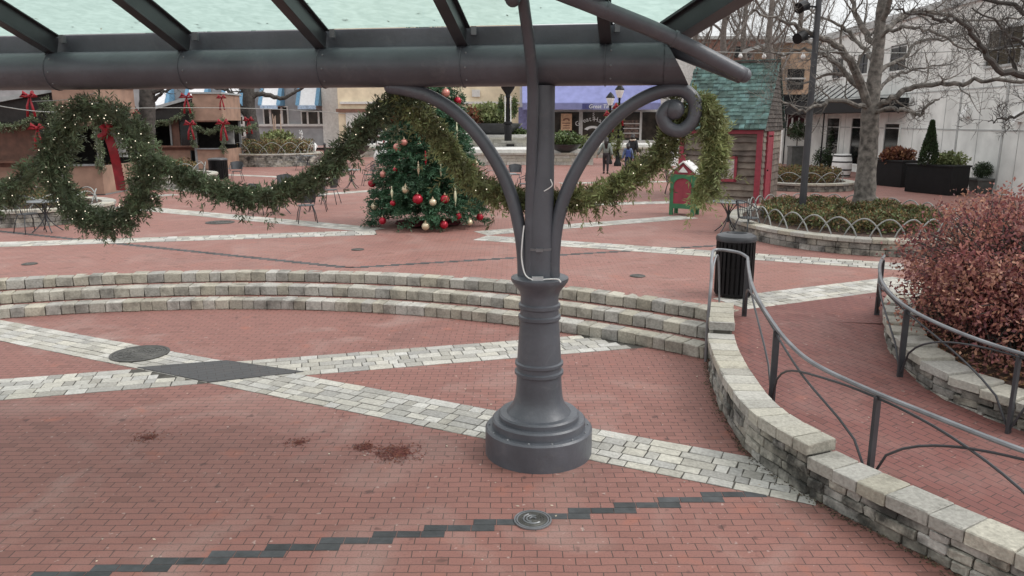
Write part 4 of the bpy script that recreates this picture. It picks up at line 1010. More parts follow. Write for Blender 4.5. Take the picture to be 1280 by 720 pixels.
b.build('frame', GRN, lbx)
for sx in (-1, 1):
    b = MB(); b.hexa([T(p) for p in ((sx*.0, -D/2-.06, hb+.33), (sx*(W/2+.09), -D/2-.06, hb-.03), (sx*(W/2+.09), D/2+.06, hb-.03), (0, D/2+.06, hb+.33), (0, -D/2-.06, hb+.375), (sx*(W/2+.10), -D/2-.06, hb+.01), (sx*(W/2+.10), D/2+.06, hb+.01), (0, D/2+.06, hb+.375))]); b.build('roof_board', WHITE, lbx)
b = MB(); lbox(b, (0, -D/2+.05, hb+.42), (.05, .05, .12)); b.ball(T((0, -D/2+.05, hb+.5)), .04); b.build('finial', CRM, lbx)
b = MB(); b.poly([T((-.14, -D/2-.035, hb+.06)), T((.14, -D/2-.035, hb+.06)), T((0, -D/2-.035, hb+.22))]); b.build('gable_panel', WHITE, lbx)
# cabin
cc = G(947, 254, ZU); cb = thing('cabin', 'small rustic cabin with log slab walls, crimson trim and a steep green shingle roof', 'cabin', (cc.x, cc.y, ZU))
fx = Vector((math.cos(R(-28)), math.sin(R(-28)), 0)); fy = Vector((-fx.y, fx.x, 0)); FW, FD, FH = 2.55, 3.2, 2.28
CP = lambda u, v, w: Vector((cc.x, cc.y, ZU))+fx*u+fy*v+Vector((0, 0, w))
LOG = mat('log_slab', (.175, .145, .12), .85, var=.22, vs=3, bump=.5, bs=12, tint=.25)
CM = Matrix((fx, fy, Vector((0, 0, 1)))).transposed()
b = MB(); z = 0
while z < FH:
    h = min(rnd.uniform(.17, .26), FH-z)
    for (p, q, nn) in ((( -FW, 0), (0, 0), -1),):
        k = 10; t = rnd.random(); pr = []
        for i in range(k+1):
            u = -FW+FW*i/k; pr.append((u, rnd.uniform(-.014, .014)))
        for i in range(k):
            (u0, j0), (u1, j1) = pr[i], pr[i+1]
            b.hexa([CP(u0, -.10, z+j0), CP(u1, -.10, z+j1), CP(u1, .03, z), CP(u0, .03, z), CP(u0, -.035, z+h), CP(u1, -.035, z+h), CP(u1, .03, z+h), CP(u0, .03, z+h)], t)
    t = rnd.random(); b.hexa([CP(.06, 0, z), CP(.06, FD, z), CP(-.03, FD, z), CP(-.03, 0, z), CP(.03, 0, z+h), CP(.03, FD, z+h), CP(-.03, FD, z+h), CP(-.03, 0, z+h)], t)
    z += h
b.box(CP(-FW, FD/2, FH/2), (.06, FD, FH), M=CM); b.box(CP(-FW/2, FD, FH/2), (FW, .06, FH), M=CM)
b.build('wall', LOG, cb)
b = MB()
b.box(CP(-.04, -.12, FH/2), (.17, .07, FH), M=CM); b.box(CP(-FW+.05, -.12, FH/2), (.14, .07, FH), M=CM); b.box(CP(-FW/2, -.125, FH-.06), (FW+.1, .075, .12), M=CM); b.build('corner_trim', CRM, cb)
b = MB(); b.box(CP(.075, .55, FH*.47), (.06, .10, FH*.93), M=CM); b.box(CP(.075, 1.45, FH*.47), (.06, .10, FH*.93), M=CM); b.box(CP(.075, 1.0, FH*.95), (.06, 1.0, .12), M=CM); b.build('door_frame', CRM, cb)
b = MB(); b.box(CP(.07, 1.0, FH*.45), (.05, .8, FH*.9), M=CM); do = b.build('door', CRM, cb); b = MB(); b.ball(CP(.11, .7, 1.0), .03); b.build('handle', BLACK, do)
b = MB(); wu = -1.0; 
b.box(CP(wu, -.12, 1.42), (.62, .06, .08), M=CM); b.box(CP(wu, -.12, .70), (.62, .06, .09), M=CM); b.box(CP(wu-.27, -.12, 1.06), (.08, .06, .8), M=CM); b.box(CP(wu+.27, -.12, 1.06), (.08, .06, .8), M=CM)
wf = b.build('window', CRM, cb); b = MB(); b.box(CP(wu, -.115, 1.06), (.47, .02, .66), M=CM); b.box(CP(wu, -.125, 1.06), (.03, .03, .66), M=CM); b.build('pane', mat('frosted_pane', (.45, .42, .40), .4, var=.3, vs=20), wf)
SHG = mat('green_shingle', (.068, .125, .112), .8, var=.35, vs=4, tint=.4, bump=.4); SHD = mat('dark_shingle', (.075, .062, .055), .85, var=.3, vs=5, tint=.35, bump=.4)
RZ = 4.42; rows = 18
b = MB()
for sgn, m_ in ((0, 0), (1, 1)):
    for i in range(rows):
        t0, t1 = i/rows, (i+1)/rows+.03
        w = lambda t: -.28+(FD/2+.28)*t
        hh = lambda t: FH+.03+(RZ-FH)*(t**.92)-.06*math.sin(math.pi*t)
        u = -FW-.12+rnd.random()*.1
        inset = lambda t: .13*t
        while u < .12:
            l = rnd.uniform(.16, .32); ua, ub = u+.004, min(u+l-.004, .14); u += l
            v0, v1 = w(t0), w(t1)
            if sgn: v0, v1 = FD-v0, FD-v1
            lift = .035; q = rnd.uniform(-.02, .02)
            sa = lambda uu, t: uu if True else uu
            b.hexa([CP(ua, v0, hh(t0)+q-.01), CP(ub, v0, hh(t0)+q-.01), CP(ub, v1, hh(t1)-.03), CP(ua, v1, hh(t1)-.03), CP(ua, v0, hh(t0)+lift+q), CP(ub, v0, hh(t0)+lift+q), CP(ub, v1, hh(t1)), CP(ua, v1, hh(t1))])
b.build('roof', SHG, cb)
for ue in (.02, -FW+.02):
    b = MB()
    for i in range(16):
        t0, t1 = i/16, (i+1)/16+.02
        va, vb = -.12+(FD/2+.1)*t0, FD+.12-(FD/2+.1)*t0
        k = max(2, int((vb-va)/.22))
        for j in range(k):
            a = va+(vb-va)*j/k+.005; e = va+(vb-va)*(j+1)/k-.005; h0 = FH+(RZ-FH)*t0-.03; h1 = FH+(RZ-FH)*t1-.03
            b.hexa([CP(ue+.01, a, h0), CP(ue+.075, a, h0), CP(ue+.075, e, h0), CP(ue+.01, e, h0), CP(ue+.01, a, h1), CP(ue+.04, a, h1), CP(ue+.04, e, h1), CP(ue+.01, e, h1)])
    b.build('gable', SHD, cb)
b = MB(); b.bar(CP(-FW-.12, FD/2, RZ+.03), CP(.14, FD/2, RZ+.03), .16, .07); b.build('ridge_cap', SHD, cb)
# lamp post with spotlights in the oval planter
lp0 = Vector((6.92, 18.3, ZU+.28)); lp = thing('light_pole', 'tall dark pole carrying two spotlights in the large oval planter', 'light pole', tuple(lp0))
b = MB(); b.tube([lp0, lp0+Vector((0, 0, 6.2))], [.085, .06], 14); b.build('pole', METALD, lp, smooth=True)
for px, py in ((1001, 46), (1003, 8)):
    p = at(px, py, 18.2); s = thing if False else None
    b = MB(); a = Vector((-.65, -.55, -.3)).normalized(); b.tube([p-a*.16, p-a*.12, p+a*.16], [.08, .11, .12], 14); sp = b.build('spotlight', BLACK, lp, smooth=True)
    q = Vector((lp0.x, lp0.y, p.z)); b = MB(); b.tube([q, p-a*.05], .022, 6); b.box(p+(q-p)*.3, (.1, .1, .14)); b.build('bracket', BLACK, sp)
# string light cables
def cable(label, pts, bulbs, r=.012):
    b = MB(); b.tube(smooth3(pts, 6), r, 5); o = b.build('string_light_cable', EDGING, smooth='all'); tag(o, label, 'cable', 'string light cables')
    if bulbs:
        c = Curve(pts)
        for i in range(bulbs):
            p = c.at(c.L*(i+.5)/bulbs); b = MB(); b.ball((p.x, p.y, p.z-.09), .06, 8, 6); b.lathe([(.03, -.05), (.03, .0)], (p.x, p.y, p.z), 6); b.build('bulb', WHITE, o)
cable('pale overhead cable with bulbs running from the pole past the cabin roof', [at(820, 62, 24), at(930, 66, 22), at(1018, 66, 18.3)], 6)
cable('upper pale overhead cable crossing before the white facade', [at(1018, 64, 18.3), at(1150, 66, 20), at(1300, 58, 22)], 0)
cable('pale cable crossing before the left kiosks and the grey building', [at(-40, 125, 18), at(60, 140, 21), at(180, 135, 24), at(330, 136, 30), at(450, 143, 30)], 0)
cable('thin grey wire slanting from the beam to the top of the wreath', [at(40, 127, 7.9), at(90, 124, 7.8), at(120, 116, 7.7)], 0, .004)
# ================================================================== RIGHT SIDE: white facade, planter boxes, barrels
FX = lambda Y: 16.75+.02*Y
def fp(px, py):
    r = ray(px, py); t = 16.75/(r[0]-.02*r[1]); return (r[1]*t, H+r[2]*t)
wb = thing('white_building', 'long white panelled building with dark upper windows and black entrance awning', 'building', (17.2, 27, ZU))
SIDING = mat('white_siding', (.74, .75, .72), .7, var=.10, vs=1.3); TRIM = mat('pale_trim', (.42, .43, .42), .6, var=.08)
Y1 = fp(1013, 150)[0]
def fbox(Y0, Yb, z0, z1, out=.0, th=.1):
    b = MB(); 
    b.hexa([Vector((FX(y)-out-(0 if f else 0)+(th if s else 0), y, z)) for z in (z0, z1) for (y, s, f) in ((Y0, 0, 0), (Yb, 0, 0), (Yb, 1, 0), (Y0, 1, 0))]); return b
fbox(9, Y1, ZU-.1, 7.4, 0, 9).build('wall', SIDING, wb)
fbox(9, Y1+.1, 7.4, 7.75, .12, 9.3).build('parapet', TRIM, wb)
for zz in (fp(1200, 162)[1], fp(1200, 112)[1], 6.3):
    fbox(9, Y1, zz-.025, zz+.025, .02, .03).build('panel_seam', TRIM, wb)
for px in (1252, 1195):
    Y = fp(px, 180)[0]; fbox(Y-.05, Y+.05, ZU, 4.6, .03, .04).build('downpipe', TRIM, wb)
for Y in np.arange(12, Y1, 2.45):
    fbox(Y-.012, Y+.012, ZU, 7.4, .012, .02).build('panel_seam', TRIM, wb)
def fwin(px0, px1, pt, pb, grid=2, name='window', frame=SIDING):
    ya, yb = fp(px1, (pt+pb)/2)[0], fp(px0, (pt+pb)/2)[0]; pm = (px0+px1)/2; z1 = fp(pm, pt)[1]; z0 = fp(pm, pb)[1]
    b = MB(); t = .09
    for (A0, A1, B0, B1) in ((ya-t, ya, z0-t, z1+t), (yb, yb+t, z0-t, z1+t), (ya, yb, z0-t, z0), (ya, yb, z1, z1+t)):
        k = fbox(A0, A1, B0, B1, .06, .12); n = len(b.v); b.v += k.v; b.f += [tuple(i+n for i in f) for f in k.f]; b.t += k.t
    w = b.build(name, frame, wb); fbox(ya, yb, z0, z1, .015, .03).build('pane', PANE, w)
    for i in range(1, grid):
        y = ya+(yb-ya)*i/grid; fbox(y-.03, y+.03, z0, z1, .04, .03).build('mullion', METALD, w)
    if grid > 1: fbox(ya, yb, (z0+z1)/2-.03, (z0+z1)/2+.03, .042, .03).build('mullion', METALD, w)
    return w
fwin(1236, 1279, 36, 80, 3, frame=TRIM); fwin(1114, 1134, 56, 88, 2); fwin(1042, 1055, 73, 97, 2); fwin(1073, 1086, 68, 92, 2)
dr = fwin(1105, 1123, 155, 212, 1, 'door'); fwin(1064, 1078, 148, 205, 1); fwin(1034, 1049, 148, 192, 1)
ya, yb = fp(1136, 130)[0], fp(1013, 130)[0]
za = fp(1136, 140)[1]
aw = MB(); aw.hexa([Vector((FX(y)-o, y, z)) for z, e in ((za, 0), (za+.62, 1)) for (y, o) in ((ya, 1.5), (yb, 1.5), (yb, 0), (ya, 0))]); aw.build('awning', BLACKG, wb)
for y in (ya+.1, (ya+yb)/2, yb-.1): b = MB(); b.tube([(FX(y)-1.4, y, ZU), (FX(y)-1.4, y, za)], .04, 8); b.build('awning_post', BLACK, wb)
for i in range(9):
    y = ya+4+i*.9; b = MB(); b.bar((FX(y)-1.2, y, za+.62), (FX(y)-.05, y, za+1.5), .05, .05); b.build('awning_strut', METALD, wb)
for px, py in ((1211, 140), (1276, 146)):
    y, z = fp(px, py); b = MB(); b.hexa([Vector((FX(y)-o, y+s, zz)) for zz, o2 in ((z-.17, .26), (z+.17, .14)) for (o, s) in ((o2, -.14), (o2, .14), (0, .14), (0, -.14))]); b.build('wall_lamp', WHITE, wb)
y, z = fp(1142, 210); fbox(y-.1, y+.1, z+.0, z+.35, .12, .12).build('meter_box', TRIM, wb)
# tan building behind and low red brick block
tn = thing('tan_building', 'tan brick building with a wide window behind the cabin and pole', 'building', (25, 64, ZU))
TAN = mat('tan_brick', (.38, .27, .185), .85, var=.15, vs=3); REDB = mat('red_brick_wall', (.25, .13, .10), .85, var=.2, vs=3)
def pbox(px0, py0, px1, py1, Y, th):
    a = at(px0, py1, Y); c = at(px1, py0, Y); b = MB(); b.box(((a.x+c.x)/2, Y+th/2, (a.z+c.z)/2), (c.x-a.x, th, c.z-a.z)); return b
pbox(978, 52, 1075, 205, 60, 9).build('wall', TAN, tn)
w = pbox(983, 86, 1006, 112, 59.9, .05).build('window', PANE, tn); pbox(982, 97, 1007, 99, 59.8, .05).build('mullion', TRIM, w)
pbox(975, 48, 1080, 53, 59.7, 9.6).build('cornice', TRIM, tn)
rb_ = thing('brick_building', 'low red brick building seen over the cabin roof', 'building', (18, 78, ZU))
pbox(860, 48, 985, 205, 78, 8).build('wall', REDB, rb_); pbox(858, 45, 987, 49, 77.7, 8.6).build('roof', TRIM, rb_)
w = pbox(918, 58, 940, 72, 77.9, .05).build('window', PANE, rb_); pbox(955, 58, 972, 72, 77.9, .05).build('window', PANE, rb_)
# dark red panel with hanging bulbs, under the far end of the awning
sg = thing('wall_sign', 'dark red panel with three white bulbs beyond the cabin corner', 'sign', tuple(at(996, 168, 47)))
pbox(984, 143, 1011, 170, 47, .1).build('panel', mat('maroon_paint', (.06, .008, .014), .6), sg)
for px in (990, 998, 1006):
    p = at(px, 158, 46.8); b = MB(); b.tube([p+Vector((0, 0, .5)), p+Vector((0, 0, .1))], .05, 6); b.ball(p, .16, 10, 8); b.build('bulb', WHITE, sg)
wl2 = thing('annex_wall', 'white end wall below the dark red panel beyond the cabin', 'wall', tuple(at(996, 206, 47.2))); pbox(975, 118, 1016, 215, 47.15, .3).build('wall_face', SIDING, wl2)
pbox(975, 118, 1016, 140, 46.9, .24).build('fascia', BLACKG, wl2)
# planter boxes along the facade
def pot_box(px0, px1, pyb, h, d, rz, label):
    a, c = G(px0, pyb, ZU), G(px1, pyb+ (px1-px0)*.10, ZU); o = thing('planter_box', label, 'planter', tuple((a+c)/2)); L = (c-a).length; an = math.atan2(c.y-a.y, c.x-a.x); m = (a+c)/2
    b = MB(); b.box((m.x, m.y+d/2, ZU+h/2), (L, d, h), an); b.build('box', BLACK, o, bevel=.015); b = MB(); b.box((m.x, m.y+d/2, ZU+h+.02), (L+.08, d+.08, .07), an); b.build('rim', BLACK, o, bevel=.01)
    return m, L, d, h
m1, L1, d1, h1 = pot_box(1101, 1144, 231, .98, .9, 0, 'black planter box holding russet grass beside the facade door')
m2, L2, d2, h2 = pot_box(1149, 1207, 240, .98, .9, 0, 'black planter box with a cone conifer and pale shrub by the facade')
def cloud_thing(name, label, cat, c, rad, n, L, mt, flat=.3, stem=None):
    o = thing(name, label, cat, (c[0], c[1], c[2]-rad[2])); b = MB(); leaf_cloud(b, c, rad, n, L, L*.3, flat, .3); b.build('foliage', mt, o)
    if stem: b = MB(); b.tube([(c[0], c[1], stem), (c[0], c[1], c[2])], .035, 6); b.build('stem', BARK, o)
    else:
        b = MB()
        for i in range(5): b.tube([(c[0], c[1], c[2]-rad[2]), (c[0]+rnd.uniform(-.5, .5)*rad[0], c[1]+rnd.uniform(-.5, .5)*rad[1], c[2]+.3*rad[2])], [.02, .008], 4)
        b.build('stem', BARK, o)
    return o
cloud_thing('ornamental_grass', 'russet ornamental plant in the black planter box by the door', 'plant', (m1.x+.1, m1.y+.45, ZU+1.15), (.75, .4, .38), 1500, .14, GRASSR, .9)
cloud_thing('shrub', 'pale brown shrub beside the cone conifer in the black box', 'shrub', (m2.x+.35, m2.y+.45, ZU+1.15), (.75, .4, .35), 1400, .11, SHRUBP, .6)
cf = thing('cone_conifer', 'narrow dark green cone conifer in the black planter box', 'conifer', (m2.x-.35, m2.y+.5, ZU+1.0)); b = MB(); n = 4000
t = npr.random(n)**.75; a = npr.random(n)*6.283; r = .28*np.minimum(1, (1-t)*1.25)*npr.uniform(.6, 1.05, n)+.01
b.blades(np.stack([m2.x-.35+r*np.cos(a), m2.y+.5+r*np.sin(a), ZU+.98+1.55*t], 1), np.stack([np.cos(a)*.5, np.sin(a)*.5, .9+0*a], 1)+npr.normal(0, .3, (n, 3)), .10, .022, npr.random(n)); b.build('foliage', CONIF, cf)
b = MB(); b.tube([(m2.x-.35, m2.y+.5, ZU+.9), (m2.x-.35, m2.y+.5, ZU+2.3)], [.04, .01], 6); b.build('stem', BARK, cf)
c = G(1231, 242, ZU); po = thing('plant_pot', 'grey square pot holding a clipped ball shrub by the white facade', 'pot', tuple(c)); b = MB(); b.hexa([Vector((c.x+s*w, c.y+.3+q*w, ZU+z)) for z, w in ((0, .24), (.5, .32)) for (s, q) in ((-1, -1), (1, -1), (1, 1), (-1, 1))]); b.build('pot', mat('grey_pot', (.10, .105, .10), .7), po); b = MB(); b.box((c.x, c.y+.3, ZU+.5), (.72, .72, .07)); b.build('rim', MATS['grey_pot'], po)
cloud_thing('topiary', 'clipped green ball shrub in the grey pot by the facade', 'topiary', (c.x, c.y+.3, ZU+.82), (.34, .34, .33), 1900, .06, CONIF, 0, ZU+.5)
def barrel(px, py, label):
    c = G(px, py, ZU); o = thing('barrel', label, 'barrel', tuple(c), 'white barrels at the facade entrance'); b = MB(); b.lathe([(.36, 0), (.43, .3), (.45, .52), (.43, .75), (.37, 1.05), (.34, 1.05), (.34, 1.0)], tuple(c), 24); b.build('barrel_body', WHITE, o, smooth=True)
    for z, r in ((.08, .388), (.34, .437), (.70, .437), (.97, .393)): b = MB(); b.lathe([(r, -.03), (r+.012, -.03), (r+.012, .03), (r, .03)], (c.x, c.y, ZU+z), 24, capb=False, capt=False); b.build('hoop', BLACK, o)
barrel(1051, 221, 'white barrel with black hoops left of the thick bare trunk'); barrel(1092, 225, 'white barrel with black hoops right of the thick bare trunk')
c = G(994, 208, ZU); po = thing('tall_pot', 'tall grey square pot with ball topiary beyond the cabin', 'pot', tuple(c)); b = MB(); b.box((c.x, c.y, ZU+.55), (.75, .75, 1.1)); b.box((c.x, c.y, ZU+1.12), (.82, .82, .06)); b.build('pot', MATS['grey_pot'], po)
cloud_thing('topiary', 'round ball topiary in the tall pot beyond the cabin', 'topiary', (c.x, c.y, ZU+2.0), (.6, .6, .58), 1500, .10, CONIF, 0, ZU+1.1)
c = G(1028, 212, ZU); cloud_thing('shrub', 'round dark shrub between the pole and the left white barrel', 'shrub', (c.x, c.y, ZU+.6), (.6, .5, .6), 1200, .10, CONIF, 0)
c = G(1040, 210, ZU); po = thing('plant_pot', 'dark pot holding a thin conifer under the black awning', 'pot', tuple(c)); b = MB(); b.lathe([(.25, 0), (.34, .7), (.36, .72), (.3, .72)], tuple(c), 16); b.build('pot', BLACK, po, smooth=True)
cloud_thing('cone_conifer', 'thin conifer in the dark pot under the black awning', 'conifer', (c.x, c.y, ZU+1.5), (.38, .38, .85), 1200, .1, CONIF, .5, ZU+.6)
# ================================================================== KIOSKS
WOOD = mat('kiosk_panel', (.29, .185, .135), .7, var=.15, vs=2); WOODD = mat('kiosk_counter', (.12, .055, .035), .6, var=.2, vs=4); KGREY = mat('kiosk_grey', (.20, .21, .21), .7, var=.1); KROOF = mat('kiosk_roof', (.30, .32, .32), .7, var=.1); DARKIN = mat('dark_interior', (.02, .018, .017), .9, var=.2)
def kiosk(label, px, py, s, rot, W, D):
    c = G(px, py, ZU); o = thing('kiosk', label, 'kiosk', tuple(c)); M = Matrix.Rotation(R(rot), 3, 'Z'); T = lambda u, v, w: Vector((c.x, c.y, ZU))+M @ Vector((u*s, v*s, w*s))
    def bx(mb, u0, u1, v0, v1, w0, w1): mb.box(T((u0+u1)/2, (v0+v1)/2, (w0+w1)/2), ((u1-u0)*s, (v1-v0)*s, (w1-w0)*s), M=M)
    def part(name, mt, *bs):
        b = MB(); [bx(b, *q) for q in bs]; return b.build(name, mt, o)
    bay = 1.35                                    # tower bay at the right corner (u = 0 at the right front corner)
    for q in ((-bay, 0, 0, .06, .04, 1.02), (-.06, 0, .06, D, .04, 1.02), (-W, -bay-.55, .5, .56, .04, .95)): part('lower_panel', WOOD, q)
    part('counter', KGREY, (-bay-.05, .05, -.1, .12, 1.02, 1.08)); part('counter', WOODD, (-W, -bay-.1, .1, .6, 1.12, 1.2), (-W, -bay-.1, .5, .58, .95, 1.12))
    for q in ((-bay-.12, -bay, -.01, .11, 0, 3.0), (-.1, .02, -.02, .08, 1.06, 2.45), (-.1, .02, D-.1, D, 0, 2.45)): part('post', KGREY, q)
    for q in ((-bay-.02, .04, -.05, .0, 2.45, 3.75), (.0, .05, .0, D, 2.45, 3.75)): part('sign_panel', WOOD, q)
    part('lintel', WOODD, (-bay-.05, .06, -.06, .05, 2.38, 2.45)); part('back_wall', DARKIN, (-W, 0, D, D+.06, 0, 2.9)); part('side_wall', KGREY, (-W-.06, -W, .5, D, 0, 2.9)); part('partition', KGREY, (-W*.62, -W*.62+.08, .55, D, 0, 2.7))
    part('shutter', WOODD, (-W*.62+.08, -bay-1.05, .62, .68, 1.2, 2.45)); part('window', PANE, (-bay-1.0, -bay-.15, .64, .70, 1.2, 2.4)); part('reflection_panel', mat('pale_reflection', (.45, .45, .44), .4, var=.4, vs=2), (-bay+.35, -.35, D-.2, D-.1, 1.2, 2.2)); part('ceiling', DARKIN, (-W, 0, .3, D, 2.45, 2.5))  # pale panel in the bay opening: a bright reflection put into its colour
    b = MB(); 
    for side in (0, 1):
        e = -W-.3 if side == 0 else -bay; top = -bay
        pass
    mid = -bay-.0
    b.hexa([T(-W-.4, .2, 2.55), T(mid, .2, 3.55), T(mid, D+.3, 3.55), T(-W-.4, D+.3, 2.55), T(-W-.4, .2, 2.70), T(mid, .2, 3.70), T(mid, D+.3, 3.70), T(-W-.4, D+.3, 2.70)]); b.build('roof', KROOF, o)
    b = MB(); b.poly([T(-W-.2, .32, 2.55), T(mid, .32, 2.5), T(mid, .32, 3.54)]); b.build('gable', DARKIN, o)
    part('roof', KROOF, (-bay-.1, .12, -.12, D+.1, 3.75, 3.83)); part('floor', KGREY, (-W, 0, .06, D, .0, .05))
    return o, T
def bow(p, s, label):
    o = MB(); p = Vector(p)
    for sx in (-1, 1):
        o.tube([p, p+Vector((sx*.10, -.06, .07))*s*2, p+Vector((sx*.15, -.06, .0))*s*2, p+Vector((sx*.03, -.03, -.02))*s*2], [.02*s, .09*s, .10*s, .03*s], 6)
        o.tube([p, p+Vector((sx*.05, -.04, -.2))*s*2, p+Vector((sx*.08, -.02, -.42))*s*2], [.025*s, .05*s, .055*s], 5)
    o.ball(p+Vector((0, -.05, 0)), .07*s); return tag(o.build('red_bow', RED, smooth='all'), label, 'bow', 'red bows')
k1, T1 = kiosk('brown panelled kiosk with a dark serving opening left of the wreath', 131, 244, 1.0, 2, 6.5, 3)
k2, T2 = kiosk('brown panelled kiosk with gabled roof beside the far litter bin', 282, 212, 1.05, 2, 4.6, 3)
for T, nm, bays in ((T1, 'left kiosk', ((-1.42, 3.2, 1.3), (.06, 2.6, .9))), (T2, 'right kiosk', ((-1.42, 3.3, 1.2), (.06, 2.6, .9)))):
    for j, (u, z0, z1) in enumerate(bays):
        garland('post_garland', 'thin lit garland winding down the %s post of the %s' % (('inner', 'outer')[j], nm), [T(u+.05*math.sin(i*2.2), -.16, z0+(z1-z0)*i/6) for i in range(7)], .13, 130, SHRUBP if False else NEEDLE, 0, 26, .02, 12, .09, .012, group='post garlands on the kiosks')
    garland('swag', 'lit garland swagged along the gable of the %s' % nm, [T(-1.45, -.1, 3.35), T(-2.0, .0, 2.75), T(-2.6, .1, 2.45), T(-3.3, .15, 2.35), T(-4.2, .15, 2.5)], .13, 200, NEEDLE, 0, 36, .02, 12, .09, .012, group='swags on the kiosks')
garland('swag', 'lit garland running from the right kiosk toward the far planter tree', [T2(.1, -.15, 2.25), T2(.6, -.15, 2.05), T2(1.2, -.1, 2.05), T2(1.7, 0, 2.2)], .15, 160, NEEDLE, 0, 26, .02, 12, .09, .012, group='swags on the kiosks')
garland('swag', 'lit garland across the serving window of the right kiosk', [T2(-1.3, -.15, 2.2), T2(-.9, -.15, 1.95), T2(-.4, -.15, 1.95), T2(0, -.15, 2.25)], .11, 120, NEEDLE, 0, 20, .02, 12, .09, .012, group='swags on the kiosks')
bow(at(37, 120, 26.4), .8, 'red bow at the top of the left kiosk post under the beam'); bow(at(47, 160, 26.3), .8, 'red bow with long tails on the middle of the left kiosk post')
bow(at(233, 121, 38.8), .95, 'red bow at the gable peak of the right kiosk'); bow(at(238, 155, 38.7), .9, 'red bow beside the serving window of the right kiosk'); bow(at(279, 154, 38.7), 1.0, 'red bow at the right corner of the right kiosk'); bow(at(277, 122, 38.7), .7, 'red bow on the right edge of the upper panel of the right kiosk'); bow(at(168, 142, 30), .7, 'small red bow just above the wreath on the trunk')
bow(at(311, 150, 44), .9, 'small red bow on the trunk in the far planter')
# ================================================================== BACK ROW OF BUILDINGS
GB = 70.0
gb = thing('grey_building', 'grey stone building with blue and white awnings over dark windows', 'building', tuple(G(350, 178, ZU)))
GST = mat('grey_stone', (.33, .335, .34), .85, var=.12, vs=1.2); LIM = mat('pale_limestone', (.60, .59, .56), .8, var=.08); CREAM = mat('cream_brick', (.70, .60, .43), .8, var=.1, vs=1.5)
AWW = mat('white_awning', (.74, .75, .76), .8, var=.05); AWB = mat('blue_awning', (.13, .27, .40), .8, var=.1)
def P_(parent, name, mt, px0, py0, px1, py1, Y, th): return pbox(px0, py0, px1, py1, Y, th).build(name, mt, parent)
P_(gb, 'wall', GST, -300, -20, 416, 182, GB, 6)
P_(gb, 'plinth', LIM, -300, 176, 300, 188, GB-.4, .35); P_(gb, 'corner_pier', LIM, 405, -20, 426, 184, GB-.5, .5)
P_(gb, 'sill_band', LIM, -300, 155, 405, 158, GB-.25, .25)
for x0, x1, y0, y1 in ((331, 358, 134, 155), (378, 404, 140, 155), (285, 311, 146, 170), (236, 268, 134, 155), (190, 222, 134, 155)):
    w = P_(gb, 'window', LIM, x0-1.5, y0-1.5, x1+1.5, y1+1, GB-.2, .2); P_(gb, 'pane', PANEB, x0, y0, x1, y1, GB-.26, .05) if False else P_(w, 'pane', PANEB, x0, y0, x1, y1, GB-.24, .035)
    for f in (.25, .78): xm = x0+(x1-x0)*f; P_(w, 'mullion', LIM, xm-.7, y0, xm+.7, y1, GB-.30, .05)
for x0, x1 in ((277, 299), (325, 347), (372, 395), (231, 254), (184, 207)):
    a = at(x0+3, 108, GB-.1); b_ = at(x1+2, 108, GB-.1); c_ = at(x0, 132, GB-1.6); d_ = at(x1, 132, GB-1.6)
    m = MB(); zt = a.z+.6; m.hexa([c_, d_, Vector((d_.x, GB-.05, d_.z)), Vector((c_.x, GB-.05, c_.z)), Vector((c_.x, GB-1.55, c_.z+.06)), Vector((d_.x, GB-1.55, d_.z+.06)), Vector((d_.x, GB-.05, zt)), Vector((c_.x, GB-.05, zt))]); aw = m.build('awning', AWW, gb)
    for xx in (c_.x-.04, d_.x+.04):
        m = MB(); m.hexa([Vector((xx-.08, GB-1.62, c_.z)), Vector((xx+.16, GB-1.62, c_.z)), Vector((xx+.16, GB-.06, c_.z)), Vector((xx-.16, GB-.06, c_.z)), Vector((xx-.16, GB-1.6, c_.z+.1)), Vector((xx+.16, GB-1.6, c_.z+.1)), Vector((xx+.16, GB-.06, zt+.06)), Vector((xx-.16, GB-.06, zt+.06))]); m.build('stripe', AWB, aw)
    m = MB(); m.box(((c_.x+d_.x)/2, GB-1.63, c_.z-.14), (d_.x-c_.x, .03, .34)); m.build('valance', mat('pale_blue_awning', (.36, .48, .62), .8, var=.2, vs=9), aw)
cr = thing('cream_building', 'cream brick building with a brown lintel and dark red shop window', 'building', tuple(G(530, 182, ZU)))
P_(cr, 'wall', CREAM, 425, -20, 652, 186, 67, 6); P_(cr, 'lintel', mat('brown_lintel', (.18, .09, .06), .7), 420, 136, 486, 140, 66.7, .3)
P_(cr, 'cornice', LIM, 425, 127, 650, 130, 66.8, .2)
dw = P_(cr, 'entrance', LIM, 434, 140, 478, 186, 66.85, .12); P_(dw, 'door', PANE, 449, 148, 459, 185, 66.8, .04); P_(dw, 'door', PANE, 462, 148, 474, 185, 66.8, .04)
w = P_(cr, 'window', mat('dark_red_frame', (.12, .02, .025), .6), 574, 135, 619, 165, 66.85, .14); P_(w, 'pane', PANEB, 576, 138, 617, 163, 66.8, .04)
for i in range(6): P_(w, 'post', WHITE, 590+4.6*i, 140, 591+4.6*i, 163, 66.7, .06)
P_(cr, 'emblem', LIM, 590, 112, 600, 121, 66.85, .1)
